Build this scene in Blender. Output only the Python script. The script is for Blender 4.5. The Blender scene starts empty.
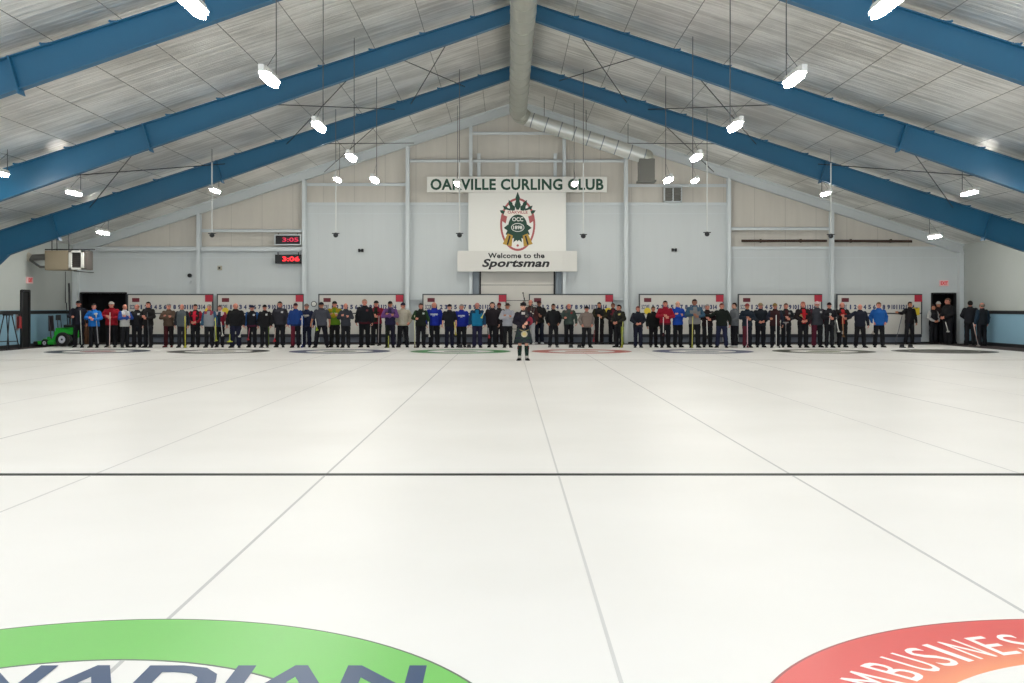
import bpy, bmesh, math, random
from mathutils import Vector, Matrix, noise
random.seed(7)
C = bpy.context.scene.collection
PI = math.pi
CZ = 1.588            # camera height
F = 1045.0            # focal length in pixels
VX, VY = 508.0, 308.0 # vanishing point

def P(px, py, Y):
    return Vector(((px - VX) * Y / F, Y, CZ + (VY - py) * Y / F))

# ------------------------------------------------------------------ materials
def lin(c):
    out = []
    for v in c:
        v = v / 255.0
        out.append(v / 12.92 if v <= 0.04045 else ((v + 0.055) / 1.055) ** 2.4)
    return (out[0], out[1], out[2], 1.0)

_m = {}
def mat(name, col, rough=0.6, metal=0.0, spec=0.5, emit=None, es=0.0, var=0.0, vscale=6.0, bump=0.0, bscale=30.0, stretch=(1, 1, 1)):
    if name in _m:
        return _m[name]
    m = bpy.data.materials.new(name)
    m.use_nodes = True
    nt = m.node_tree
    b = nt.nodes['Principled BSDF']
    b.inputs['Base Color'].default_value = lin(col)
    b.inputs['Roughness'].default_value = rough
    b.inputs['Metallic'].default_value = metal
    b.inputs['Specular IOR Level'].default_value = spec
    if emit:
        b.inputs['Emission Color'].default_value = lin(emit)
        b.inputs['Emission Strength'].default_value = es
    if var or bump:
        tc = nt.nodes.new('ShaderNodeTexCoord')
        mp = nt.nodes.new('ShaderNodeMapping')
        mp.inputs['Scale'].default_value = stretch
        nt.links.new(tc.outputs['Object'], mp.inputs['Vector'])
    if var:
        n = nt.nodes.new('ShaderNodeTexNoise')
        n.inputs['Scale'].default_value = vscale
        n.inputs['Detail'].default_value = 4
        r = nt.nodes.new('ShaderNodeMapRange')
        r.inputs['To Min'].default_value = 1 - var
        r.inputs['To Max'].default_value = 1 + var
        mx = nt.nodes.new('ShaderNodeVectorMath'); mx.operation = 'SCALE'
        mx.inputs[0].default_value = lin(col)[:3]
        nt.links.new(mp.outputs[0], n.inputs['Vector'])
        nt.links.new(n.outputs['Fac'], r.inputs['Value'])
        nt.links.new(r.outputs[0], mx.inputs['Scale'])
        nt.links.new(mx.outputs[0], b.inputs['Base Color'])
    if bump:
        n = nt.nodes.new('ShaderNodeTexNoise')
        n.inputs['Scale'].default_value = bscale
        n.inputs['Detail'].default_value = 3
        bp = nt.nodes.new('ShaderNodeBump')
        bp.inputs['Strength'].default_value = bump
        bp.inputs['Distance'].default_value = 0.02
        nt.links.new(mp.outputs[0], n.inputs['Vector'])
        nt.links.new(n.outputs['Fac'], bp.inputs['Height'])
        nt.links.new(bp.outputs[0], b.inputs['Normal'])
    _m[name] = m
    return m

def cloth(c):
    c = [int(v * (.97 - .13 * max(c) / 255)) for v in c]
    return mat('cloth_%d_%d_%d' % tuple(c), c, 0.85, spec=0.25, var=0.12, vscale=25)

# ------------------------------------------------------------------ mesh helper
class MB:
    def __init__(s):
        s.v = []; s.f = []; s.mi = []
    def add(s, vs, fs, mi=0):
        o = len(s.v)
        s.v += [tuple(p) for p in vs]
        s.f += [tuple(i + o for i in f) for f in fs]
        s.mi += [mi] * len(fs)
    def box(s, x0, x1, y0, y1, z0, z1, mi=0, M=None):
        vs = [Vector((x, y, z)) for z in (z0, z1) for y in (y0, y1) for x in (x0, x1)]
        if M: vs = [M @ p for p in vs]
        s.add(vs, [(0, 2, 3, 1), (4, 5, 7, 6), (0, 1, 5, 4), (2, 6, 7, 3), (0, 4, 6, 2), (1, 3, 7, 5)], mi)
    def bevbox(s, x0, x1, y0, y1, z0, z1, b=0.02, mi=0, M=None):
        bm = bmesh.new()
        bmesh.ops.create_cube(bm, size=1)
        for v in bm.verts:
            v.co = Vector(((x0 + x1) / 2 + v.co.x * (x1 - x0), (y0 + y1) / 2 + v.co.y * (y1 - y0), (z0 + z1) / 2 + v.co.z * (z1 - z0)))
        bmesh.ops.bevel(bm, geom=bm.edges[:], offset=b, segments=2, affect='EDGES', profile=0.6)
        s.frombm(bm, mi, M); bm.free()
    def frombm(s, bm, mi=0, M=None):
        bm.verts.index_update()
        s.add([(M @ v.co if M else v.co.copy()) for v in bm.verts], [[v.index for v in f.verts] for f in bm.faces], mi)
    def cone(s, a, b, r0, r1, n=12, mi=0, caps=True):
        a = Vector(a); b = Vector(b); d = (b - a)
        if d.length < 1e-9: return
        d.normalize()
        u = d.orthogonal().normalized(); w = d.cross(u)
        vs = []
        for c, r in ((a, r0), (b, r1)):
            for i in range(n):
                t = 2 * PI * i / n
                vs.append(c + (u * math.cos(t) + w * math.sin(t)) * r)
        fs = [(i, (i + 1) % n, n + (i + 1) % n, n + i) for i in range(n)]
        if caps:
            fs += [tuple(reversed(range(n))), tuple(range(n, 2 * n))]
        s.add(vs, fs, mi)
    def tube(s, pts, r, n=10, mi=0):
        for i in range(len(pts) - 1):
            s.cone(pts[i], pts[i + 1], r, r, n, mi)
        for p in pts[1:-1]:
            s.ball(p, (r, r, r), n, n // 2 + 1, mi)
    def ball(s, c, r, nu=14, nv=9, mi=0, M=None):
        c = Vector(c)
        if not hasattr(r, '__len__'): r = (r, r, r)
        vs = [Vector((0, 0, -r[2]))]
        for j in range(1, nv):
            ph = -PI / 2 + PI * j / nv
            for i in range(nu):
                t = 2 * PI * i / nu
                vs.append(Vector((r[0] * math.cos(ph) * math.cos(t), r[1] * math.cos(ph) * math.sin(t), r[2] * math.sin(ph))))
        vs.append(Vector((0, 0, r[2])))
        if M: vs = [M @ p for p in vs]
        vs = [p + c for p in vs]
        fs = [(0, 1 + (i + 1) % nu, 1 + i) for i in range(nu)]
        for j in range(nv - 2):
            a = 1 + j * nu; b = a + nu
            fs += [(a + i, a + (i + 1) % nu, b + (i + 1) % nu, b + i) for i in range(nu)]
        a = 1 + (nv - 2) * nu; e = len(vs) - 1
        fs += [(a + i, a + (i + 1) % nu, e) for i in range(nu)]
        s.add(vs, fs, mi)
    def capsule(s, a, b, r0, r1, n=12):
        s.cone(a, b, r0, r1, n); s.ball(a, r0 * 1.0, n, 8); s.ball(b, r1 * 1.0, n, 8)
    def rings(s, rs, n=20, mi=0):
        """rs: (cx, cy, z, rx, ry) elliptical rings, closed"""
        vs = []
        for cx, cy, z, rx, ry in rs:
            for i in range(n):
                t = 2 * PI * i / n
                vs.append((cx + rx * math.cos(t), cy + ry * math.sin(t), z))
        fs = []
        for j in range(len(rs) - 1):
            a = j * n; b = a + n
            fs += [(a + i, a + (i + 1) % n, b + (i + 1) % n, b + i) for i in range(n)]
        fs += [tuple(reversed(range(n))), tuple(range((len(rs) - 1) * n, len(rs) * n))]
        s.add(vs, fs, mi)
    def prism(s, pts, y0, y1, mi=0):
        """polygon in XZ extruded along Y"""
        n = len(pts)
        vs = [(x, y0, z) for x, z in pts] + [(x, y1, z) for x, z in pts]
        fs = [tuple(range(n)), tuple(reversed(range(n, 2 * n)))]
        fs += [(i, n + i, n + (i + 1) % n, (i + 1) % n) for i in range(n)]
        s.add(vs, fs, mi)
    def mesh(s, name, mats, smooth=False):
        me = bpy.data.meshes.new(name)
        me.from_pydata(s.v, [], s.f)
        for m in mats: me.materials.append(m)
        me.polygons.foreach_set('material_index', s.mi)
        if smooth:
            me.polygons.foreach_set('use_smooth', [True] * len(s.f))
        me.update()
        bm = bmesh.new(); bm.from_mesh(me)
        bmesh.ops.recalc_face_normals(bm, faces=bm.faces); bm.to_mesh(me); bm.free()
        return me
    def build(s, name, mats, parent=None, smooth=False, loc=None):
        if not isinstance(mats, (list, tuple)): mats = [mats]
        return put(name, s.mesh(name, mats, smooth), parent, loc)

def put(name, me, parent=None, loc=None):
    o = bpy.data.objects.new(name, me)
    C.objects.link(o)
    if loc is not None: o.location = loc
    if parent is not None:
        o.parent = parent
    return o

def tag(o, label=None, cat=None, group=None, kind=None):
    if label: o['label'] = label
    if cat: o['category'] = cat
    if group: o['group'] = group
    if kind: o['kind'] = kind
    return o

def thing(name, label, cat, loc=(0, 0, 0), rz=0, group=None):
    o = bpy.data.objects.new(name, None); C.objects.link(o)
    o.location = loc; o.rotation_euler = (0, 0, rz); o.empty_display_size = 0.2
    return tag(o, label, cat, group)

def text_mesh(body, mats, bold=0.0, shear=0.0, depth=0.004, space=1.0):
    cu = bpy.data.curves.new('lettering', 'FONT')
    cu.body = body; cu.size = 1; cu.offset = bold; cu.shear = shear; cu.extrude = depth; cu.space_character = space
    cu.resolution_u = 3
    o = bpy.data.objects.new('lettering', cu); C.objects.link(o)
    dg = bpy.context.evaluated_depsgraph_get()
    me = bpy.data.meshes.new_from_object(o.evaluated_get(dg))
    bpy.data.objects.remove(o)
    me.materials.clear()
    me.materials.append(mats)
    return me

def fit(me, x0, x1, z0, z1, y, plane='XZ', thick=0.006):
    """scale a text mesh into a rectangle; XZ faces -Y; XY lies on the ice read from -Y"""
    xs = [v.co.x for v in me.vertices]; ys = [v.co.y for v in me.vertices]
    a, b, c, d = min(xs), max(xs), min(ys), max(ys)
    for v in me.vertices:
        X = x0 + (v.co.x - a) / (b - a) * (x1 - x0)
        Z = z0 + (v.co.y - c) / (d - c) * (z1 - z0)
        t = 0 if v.co.z < 0 else thick
        v.co = (X, y - t, Z) if plane == 'XZ' else (X, Z, y + t)
    me.update()
    return me

# ------------------------------------------------------------------ palette
M_ice = bpy.data.materials.new('ice'); M_ice.use_nodes = True
nt = M_ice.node_tree; b = nt.nodes['Principled BSDF']
b.inputs['Roughness'].default_value = 0.42
b.inputs['Specular IOR Level'].default_value = 0.22
tc = nt.nodes.new('ShaderNodeTexCoord')
n1 = nt.nodes.new('ShaderNodeTexNoise'); n1.inputs['Scale'].default_value = 0.35; n1.inputs['Detail'].default_value = 5
cr = nt.nodes.new('ShaderNodeValToRGB')
cr.color_ramp.elements[0].position = 0.3; cr.color_ramp.elements[0].color = lin((226, 225, 222))
cr.color_ramp.elements[1].position = 0.7; cr.color_ramp.elements[1].color = lin((234, 233, 231))
n2 = nt.nodes.new('ShaderNodeTexNoise'); n2.inputs['Scale'].default_value = 140; n2.inputs['Detail'].default_value = 2
bp = nt.nodes.new('ShaderNodeBump'); bp.inputs['Strength'].default_value = 0.12; bp.inputs['Distance'].default_value = 0.004
nt.links.new(tc.outputs['Object'], n1.inputs['Vector']); nt.links.new(n1.outputs['Fac'], cr.inputs['Fac'])
nt.links.new(cr.outputs[0], b.inputs['Base Color'])
nt.links.new(tc.outputs['Object'], n2.inputs['Vector']); nt.links.new(n2.outputs['Fac'], bp.inputs['Height'])
nt.links.new(bp.outputs[0], b.inputs['Normal'])

M_carpet = mat('dark_carpet', (52, 42, 42), 0.95, var=0.2, vscale=12)
M_white = mat('white_wall', (170, 176, 173), 0.6, var=0.04, vscale=1.2)
M_pblue = mat('pale_blue_wall', (128, 166, 186), 0.55, var=0.05, vscale=1.0)
M_black = mat('black_paint', (22, 24, 28), 0.6)
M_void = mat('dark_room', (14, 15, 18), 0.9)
M_steelb = mat('blue_steel', (26, 92, 128), 0.42, var=0.08, vscale=0.8)
M_steelw = mat('pale_grey_steel', (204, 211, 213), 0.45)
M_steelg = mat('grey_steel', (120, 130, 138), 0.5)
M_dark = mat('dark_metal', (50, 52, 55), 0.5, metal=0.4)
M_rod = mat('rod_metal', (95, 96, 96), 0.5, metal=0.3)
M_signw = mat('sign_white', (226, 226, 220), 0.55)
M_green = mat('sign_green', (12, 66, 48), 0.5)
M_ink = mat('sign_black', (20, 20, 22), 0.5)
M_navy = mat('navy_print', (44, 66, 104), 0.6)
M_lampw = mat('lamp_housing', (210, 212, 210), 0.5)
M_lamp = mat('lamp_diffuser', (255, 255, 255), 0.5, emit=(255, 252, 244), es=92.0)
M_led = mat('red_led', (120, 10, 10), 0.5, emit=(255, 40, 50), es=2.0)
M_galv = mat('galvanised_duct', (168, 170, 160), 0.38, metal=0.55, var=0.18, vscale=1.2, stretch=(1, 3, 1))
M_galv2 = mat('lit_duct', (205, 208, 204), 0.3, metal=0.5, var=0.08, vscale=2)  # paler copy of the duct metal, light on the branch put into its colour

# back wall pale blue-grey boards with faint vertical seams
def panel_mat(name, col, freq, axis='X', depth=0.3, var=0.05, seamcol=0.85, seamw=0.03):
    m = bpy.data.materials.new(name); m.use_nodes = True
    nt = m.node_tree; b = nt.nodes['Principled BSDF']; b.inputs['Roughness'].default_value = 0.55
    tc = nt.nodes.new('ShaderNodeTexCoord'); sp = nt.nodes.new('ShaderNodeSeparateXYZ')
    nt.links.new(tc.outputs['Object'], sp.inputs[0])
    mu = nt.nodes.new('ShaderNodeMath'); mu.operation = 'MULTIPLY'; mu.inputs[1].default_value = freq
    fr = nt.nodes.new('ShaderNodeMath'); fr.operation = 'FRACT'
    lt = nt.nodes.new('ShaderNodeMath'); lt.operation = 'LESS_THAN'; lt.inputs[1].default_value = seamw
    nt.links.new(sp.outputs[axis], mu.inputs[0]); nt.links.new(mu.outputs[0], fr.inputs[0]); nt.links.new(fr.outputs[0], lt.inputs[0])
    n = nt.nodes.new('ShaderNodeTexNoise'); n.inputs['Scale'].default_value = 1.4; n.inputs['Detail'].default_value = 4
    mp = nt.nodes.new('ShaderNodeMapping'); mp.inputs['Scale'].default_value = (2.5, 1, 0.35)
    nt.links.new(tc.outputs['Object'], mp.inputs[0]); nt.links.new(mp.outputs[0], n.inputs['Vector'])
    r = nt.nodes.new('ShaderNodeMapRange'); r.inputs['To Min'].default_value = 1 - var; r.inputs['To Max'].default_value = 1 + var
    nt.links.new(n.outputs['Fac'], r.inputs['Value'])
    ms = nt.nodes.new('ShaderNodeMapRange'); ms.inputs['To Min'].default_value = 1; ms.inputs['To Max'].default_value = seamcol
    nt.links.new(lt.outputs[0], ms.inputs['Value'])
    pr = nt.nodes.new('ShaderNodeMath'); pr.operation = 'MULTIPLY'
    nt.links.new(r.outputs[0], pr.inputs[0]); nt.links.new(ms.outputs[0], pr.inputs[1])
    sc = nt.nodes.new('ShaderNodeVectorMath'); sc.operation = 'SCALE'; sc.inputs[0].default_value = lin(col)[:3]
    nt.links.new(pr.outputs[0], sc.inputs['Scale']); nt.links.new(sc.outputs[0], b.inputs['Base Color'])
    return m
M_panel = panel_mat('painted_board_wall', (200, 206, 207), 0.82, seamcol=0.95, seamw=0.012, var=0.03)
M_insul = panel_mat('wall_insulation', (206, 201, 191), 0.72, seamcol=0.82, seamw=0.02, var=0.10)

# roof insulation: wrinkled reflective white vinyl, wrinkles run up the slope, seams every purlin
M_roof = bpy.data.materials.new('roof_insulation'); M_roof.use_nodes = True
nt = M_roof.node_tree; b = nt.nodes['Principled BSDF']
b.inputs['Roughness'].default_value = 0.3; b.inputs['Specular IOR Level'].default_value = 1.0
b.inputs['Metallic'].default_value = 0.7
tc = nt.nodes.new('ShaderNodeTexCoord'); sp = nt.nodes.new('ShaderNodeSeparateXYZ'); nt.links.new(tc.outputs['Object'], sp.inputs[0])
dv = nt.nodes.new('ShaderNodeMath'); dv.operation = 'DIVIDE'; dv.inputs[1].default_value = 1.5
fl = nt.nodes.new('ShaderNodeMath'); fl.operation = 'FLOOR'
sb = nt.nodes.new('ShaderNodeMath'); sb.operation = 'SUBTRACT'; sb.inputs[1].default_value = 0.49
nt.links.new(sp.outputs['X'], sb.inputs[0]); nt.links.new(sb.outputs[0], dv.inputs[0]); nt.links.new(dv.outputs[0], fl.inputs[0])
mx = nt.nodes.new('ShaderNodeMath'); mx.operation = 'MULTIPLY'; mx.inputs[1].default_value = 0.12
my = nt.nodes.new('ShaderNodeMath'); my.operation = 'MULTIPLY'; my.inputs[1].default_value = 4.6
mz = nt.nodes.new('ShaderNodeMath'); mz.operation = 'MULTIPLY'; mz.inputs[1].default_value = 0.55
nt.links.new(sp.outputs['X'], mx.inputs[0]); nt.links.new(sp.outputs['Y'], my.inputs[0]); nt.links.new(fl.outputs[0], mz.inputs[0])
cb = nt.nodes.new('ShaderNodeCombineXYZ')
nt.links.new(mx.outputs[0], cb.inputs[0]); nt.links.new(my.outputs[0], cb.inputs[1]); nt.links.new(mz.outputs[0], cb.inputs[2])
nz = nt.nodes.new('ShaderNodeTexNoise'); nz.inputs['Scale'].default_value = 1.5; nz.inputs['Detail'].default_value = 4; nz.inputs['Roughness'].default_value = 0.62
nt.links.new(cb.outputs[0], nz.inputs['Vector'])
bp = nt.nodes.new('ShaderNodeBump'); bp.inputs['Strength'].default_value = 1.0; bp.inputs['Distance'].default_value = 0.065
nt.links.new(nz.outputs['Fac'], bp.inputs['Height']); nt.links.new(bp.outputs[0], b.inputs['Normal'])
ns = nt.nodes.new('ShaderNodeTexNoise'); ns.inputs['Scale'].default_value = 0.5; ns.inputs['Detail'].default_value = 4
nt.links.new(tc.outputs['Object'], ns.inputs['Vector'])
ad = nt.nodes.new('ShaderNodeMath'); ad.operation = 'MULTIPLY_ADD'; ad.inputs[1].default_value = 0.5
nt.links.new(ns.outputs['Fac'], ad.inputs[0]); 
hf = nt.nodes.new('ShaderNodeMath'); hf.operation = 'MULTIPLY'; hf.inputs[1].default_value = 0.5
nt.links.new(nz.outputs['Fac'], hf.inputs[0]); nt.links.new(hf.outputs[0], ad.inputs[2])
cr = nt.nodes.new('ShaderNodeValToRGB')
cr.color_ramp.elements[0].position = 0.42; cr.color_ramp.elements[0].color = lin((206, 203, 196))
cr.color_ramp.elements[1].position = 0.58; cr.color_ramp.elements[1].color = lin((254, 252, 247))
nt.links.new(ad.outputs[0], cr.inputs['Fac']); nt.links.new(cr.outputs[0], b.inputs['Base Color'])

# ------------------------------------------------------------------ setting
XC = 0.49; XL, XR = -19.5, 20.4; YW = 47.0
def zr(x): return 10.85 - 0.322 * abs(x - XC)
SP = 4.43; S0 = -1.735
XICE0, XICE1, YICE = -18.7, 18.7, 45.3

mb = MB(); mb.box(XICE0, XICE1, -6, YICE, -0.2, 0.0)
floor = tag(mb.build('floor', M_ice), kind='structure')
mb = MB()
mb.box(XL - 0.3, XICE0, -6, YW + 1.6, -0.2, 0.0); mb.box(XICE1, XR + 0.3, -6, YW + 1.6, -0.2, 0.0); mb.box(XICE0, XICE1, YICE, YW + 1.6, -0.2, 0.0)
tag(mb.build('floor', M_carpet), kind='structure')
# ice lines embedded in the sheet surface
M_line = mat('sheet_line_grey', (190, 190, 190), 0.5, spec=.1)
M_line2 = mat('divider_line_grey', (204, 204, 203), 0.5, spec=.1)
M_hog = mat('hog_line_black', (22, 26, 26), 0.5, spec=.15)
M_hogf = mat('hog_line_brown', (150, 140, 130), 0.4)
for k in range(-4, 5):
    cx = S0 + (k) * SP
    if k >= -3:
        mb = MB(); mb.box(cx - 0.011, cx + 0.011, 0.5, YICE - 1.0, 0, 0.0012); tag(mb.build('sheet_line', M_line, floor))
for k in range(-4, 5):
    cx = S0 + SP * (k + 0.5)
    if abs(cx) < 18.3:
        mb = MB(); mb.box(cx - 0.009, cx + 0.009, 0.5, YICE - 0.3, 0, 0.0012); mb.build('sheet_line', M_line2, floor)
mb = MB(); mb.box(XICE0 + .3, XICE1 - .3, 9.90, 10.03, 0, 0.0016); mb.build('hog_line', M_hog, floor)
mb = MB(); mb.box(XICE0 + .3, XICE1 - .3, 31.85, 31.98, 0, 0.0016); mb.build('hog_line', M_hogf, floor)

# ceiling, two slopes
mb = MB()
for s, xe in ((-1, XL - 0.1), (1, XR + 0.1)):
    n = 13
    xs = [XC + (xe - XC) * i / n for i in range(n + 1)]
    ny = 40
    vs = []
    for j in range(ny + 1):
        y = -6 + (YW + 6.1) * j / ny
        for x in xs: vs.append((x, y, zr(x)))
    fs = [(j * (n + 1) + i, j * (n + 1) + i + 1, (j + 1) * (n + 1) + i + 1, (j + 1) * (n + 1) + i) for j in range(ny) for i in range(n)]
    mb.add(vs, fs)
ceil_o = tag(mb.build('ceiling', M_roof), kind='structure')
M_seam = mat('ceiling_seam', (150, 148, 143), 0.6, metal=.4)
mb = MB()
for s in (-1, 1):
    for k in range(1, 13):
        x = XC + s * 1.5 * k
        if x < XL or x > XR: continue
        mb.box(x - 0.009, x + 0.009, -6, YW, zr(x) - 0.007, zr(x) + 0.01)
o = mb.build('ceiling_seam_strip', M_seam, ceil_o); 

# back wall
def wx(px): return (px - VX) * YW / F
def wz(py): return CZ + (VY - py) * YW / F
ox0, ox1, oz = wx(81), wx(126), wz(293.5)      # big dark opening
dx0, dx1, dz = wx(932), wx(955), wz(294)       # right doorway
zs, zc = wz(247), wz(203)
xa, xb = wx(306), wx(728)
mb = MB()
T = YW + 0.15
mb.box(XL - .2, ox0, YW, T, 0, zs); mb.box(ox0, ox1, YW, T, oz, zs); mb.box(ox1, xa, YW, T, 0, zs)
mb.box(xa, xb, YW, T, 0, zc)
mb.box(xb, dx0, YW, T, 0, zs); mb.box(dx0, dx1, YW, T, dz, zs); mb.box(dx1, XR + .2, YW, T, 0, zs)
wb = tag(mb.build('wall_back', M_panel), kind='structure')
mb = MB(); mb.prism([(XL - .2, zs - .2), (XR + .2, zs - .2), (XR + .2, zr(XR + .2) + .05), (XC, zr(XC) + .05), (XL - .2, zr(XL - .2) + .05)], YW + 0.16, YW + 0.3)
tag(mb.build('wall_back_upper', M_insul), kind='structure')
# cap flashing bands on top of the painted boards
mb = MB()
for x0, x1, z in ((XL, xa, zs), (xa, xb, zc), (xb, XR, zs)):
    mb.box(x0, x1, YW - 0.05, YW + 0.16, z - 0.10, z + 0.02)
    mb.box(x0, x1, YW - 0.02, YW, z - 0.50, z - 0.46)
mb.build('trim', M_steelw, wb)
mb = MB(); mb.box(XL, ox0, YW - .03, YW, 0, .07); mb.box(ox1, wx(470), YW - .03, YW, 0, .07); mb.box(wx(563), dx0, YW - .03, YW, 0, .07); mb.box(dx1, XR, YW - .03, YW, 0, .07)
tag(mb.build('baseboard_back', M_black), kind='structure')
# rooms behind the two openings, their unlit dark put into near-black walls
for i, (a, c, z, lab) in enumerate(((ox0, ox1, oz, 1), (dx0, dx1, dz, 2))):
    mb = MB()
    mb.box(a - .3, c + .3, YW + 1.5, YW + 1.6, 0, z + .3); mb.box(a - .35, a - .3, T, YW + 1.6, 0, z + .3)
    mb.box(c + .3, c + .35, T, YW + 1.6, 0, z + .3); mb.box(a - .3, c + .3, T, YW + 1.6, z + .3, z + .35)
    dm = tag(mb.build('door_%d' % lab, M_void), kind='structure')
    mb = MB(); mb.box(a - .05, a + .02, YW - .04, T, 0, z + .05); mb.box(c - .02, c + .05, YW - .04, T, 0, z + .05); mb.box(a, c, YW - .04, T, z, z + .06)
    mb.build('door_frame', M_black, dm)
# sectional loading door under the club sign
gx0, gx1, gz = wx(481), wx(553.5), wz(268)
M_gd = mat('loading_door', (205, 202, 194), 0.55, var=0.04, vscale=1.5)
mb = MB()
zz = [0.0, wz(329), wz(315.5), wz(300.5), wz(285), gz]
for i in range(5): mb.box(gx0, gx1, YW - .05, YW, zz[i] + .012, zz[i + 1] - .012)
gd = tag(mb.build('door_3', M_gd), kind='structure')
mb = MB(); mb.box(gx0 - .07, gx0, YW - .1, YW, 0, gz); mb.box(gx1, gx1 + .07, YW - .1, YW, 0, gz); mb.box(gx0, gx1, YW - .03, YW - .005, 0, gz)
mb.build('door_frame', M_black, gd)
mb = MB(); mb.box(gx0 - .36, gx0 - .09, YW - .16, YW, 0, gz + .3); mb.box(gx1 + .09, gx1 + .36, YW - .16, YW, 0, gz + .3)
mb.build('jamb_channel', M_steelg, gd)
mb = MB(); mb.box((gx0 + gx1) / 2 - .12, (gx0 + gx1) / 2 + .12, YW - .08, YW - .05, .5, .54); mb.build('door_handle', M_dark, gd)

# side walls
dly0, dly1, dlz = 41.85, 42.5, 2.25   # left side door
for side, x in (('left', XL), ('right', XR)):
    x0, x1 = (x - .15, x) if side == 'left' else (x, x + .15)
    zt = zr(x)
    mb = MB()
    if side == 'left':
        mb.box(x0, x1, -6, dly0, 1.5, zt); mb.box(x0, x1, dly1, YW, 1.5, zt); mb.box(x0, x1, dly0, dly1, dlz, zt)
    else:
        mb.box(x0, x1, -6, YW, 1.45, zt)
    w = tag(mb.build('wall_' + side, M_white), kind='structure')
    mb = MB()
    if side == 'left':
        mb.box(x0, x1, -6, dly0, 0, 1.5); mb.box(x0, x1, dly1, YW, 0, 1.5)
    else: mb.box(x0, x1, -6, YW, 0, 1.45)
    mb.build('wall_lower_panel', M_pblue, w)
    s = 1 if side == 'left' else -1
    mb = MB()
    segs = [(-6, dly0), (dly1, YW)] if side == 'left' else [(-6, YW - .2)]
    for a, c in segs:
        mb.box(min(x, x + s * .03), max(x, x + s * .03), a, c, 1.34, 1.48)
    tag(mb.build('trim_1' if side == 'left' else 'trim_2', M_black), kind='structure')
    mb = MB()
    for a, c in segs:
        mb.box(min(x, x + s * .03), max(x, x + s * .03), a, c, 0, .14)
    tag(mb.build('baseboard_' + side, M_black), kind='structure')
mb = MB(); mb.box(XL - 1.3, XL - 1.2, dly0 - .2, dly1 + .2, 0, 2.5); mb.box(XL - 1.2, XL - .15, dly1 + .1, dly1 + .2, 0, 2.5); mb.box(XL - 1.2, XL - .15, dly0 - .2, dly0 - .1, 0, 2.5); mb.box(XL - 1.2, XL - .15, dly0 - .2, dly1 + .2, 2.4, 2.5)
d4 = tag(mb.build('door_4', mat('side_room_wall', (96, 116, 130), 0.7)), kind='structure')
mb = MB(); mb.box(XL - .15, XL + .06, dly0 - .10, dly0 + .05, 0, dlz + .06); mb.box(XL - .15, XL + .06, dly1 - .05, dly1 + .06, 0, dlz + .06); mb.box(XL - .15, XL + .06, dly0, dly1, dlz, dlz + .08)
mb.build('door_frame', M_black, d4)
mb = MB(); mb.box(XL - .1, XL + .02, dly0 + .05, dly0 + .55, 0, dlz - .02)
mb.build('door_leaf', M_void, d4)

# white end-wall columns, rafter and girts
mb = MB()
for s, xe in ((-1, XL), (1, XR)):
    n = 8
    for dz0, dz1, y0, y1 in ((-.06, 0, -.30, -.02), (-.40, -.06, -.18, -.14), (-.44, -.40, -.30, -.02)):
        pts = []
        mb.prism([(XC, zr(XC) + dz0), (xe, zr(xe) + dz0), (xe, zr(xe) + dz1), (XC, zr(XC) + dz1)], YW + y0, YW + y1)
tag(mb.build('wall_back_rafter', M_steelw), kind='structure')
mb = MB()
cols = [(200, .16), (305, .16), (408, .16), (471, .14), (564, .14), (625.5, .16), (728, .16), (830.5, .16)]
for px, w in cols:
    x = wx(px); zt = zr(x) - .44
    mb.box(x - w / 2, x + w / 2, YW - .29, YW - .265, 0, zt); mb.box(x - .01, x + .01, YW - .27, YW - .02, 0, zt); mb.box(x - w / 2, x + w / 2, YW - .03, YW - .002, 0, zt)
for x in (XL + .12, XR - .12):
    mb.box(x - .1, x + .1, YW - .3, YW - .002, 0, zr(x) - .35)
tag(mb.build('wall_back_column', M_steelw), kind='structure')
mb = MB()
def girt(px0, px1, py, h=.14):
    z = wz(py); x0, x1 = wx(px0), wx(px1)
    mb.box(x0, x1, YW - .2, YW - .185, z - h / 2, z + h / 2)
    mb.box(x0, x1, YW - .2, YW - .01, z + h / 2 - .015, z + h / 2)
girt(202, 303, 231); girt(307, 406, 185); girt(410, 469, 161.5); girt(473, 562, 134); girt(473, 562, 161.5)
girt(566, 624, 161.5); girt(627, 726, 186); girt(730, 829, 229); girt(202, 303, 249, .2); girt(92, 198, 249, .2); girt(410, 470, 299, .1); girt(563, 624, 299, .1)
for px in (479, 517, 555):
    x = wx(px); mb.box(x - .07, x + .07, YW - .18, YW - .01, zc, wz(154 if px != 517 else 161))
tag(mb.build('wall_back_girt', M_steelw), kind='structure')
mb = MB(); mb.tube([(wx(741), YW - .1, wz(241)), (wx(826), YW - .1, wz(241))], .06); mb.tube([(wx(834), YW - .1, wz(241)), (wx(911), YW - .1, wz(241.5))], .06)
for px in (760, 800, 850, 890): mb.box(wx(px) - .03, wx(px) + .03, YW - .17, YW - .02, wz(241) - .08, wz(241) + .08)
tag(mb.build('pipe', mat('brown_pipe', (62, 46, 36), 0.6), smooth=False), 'long dark brown pipe running along upper right of back wall', 'pipe')

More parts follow.
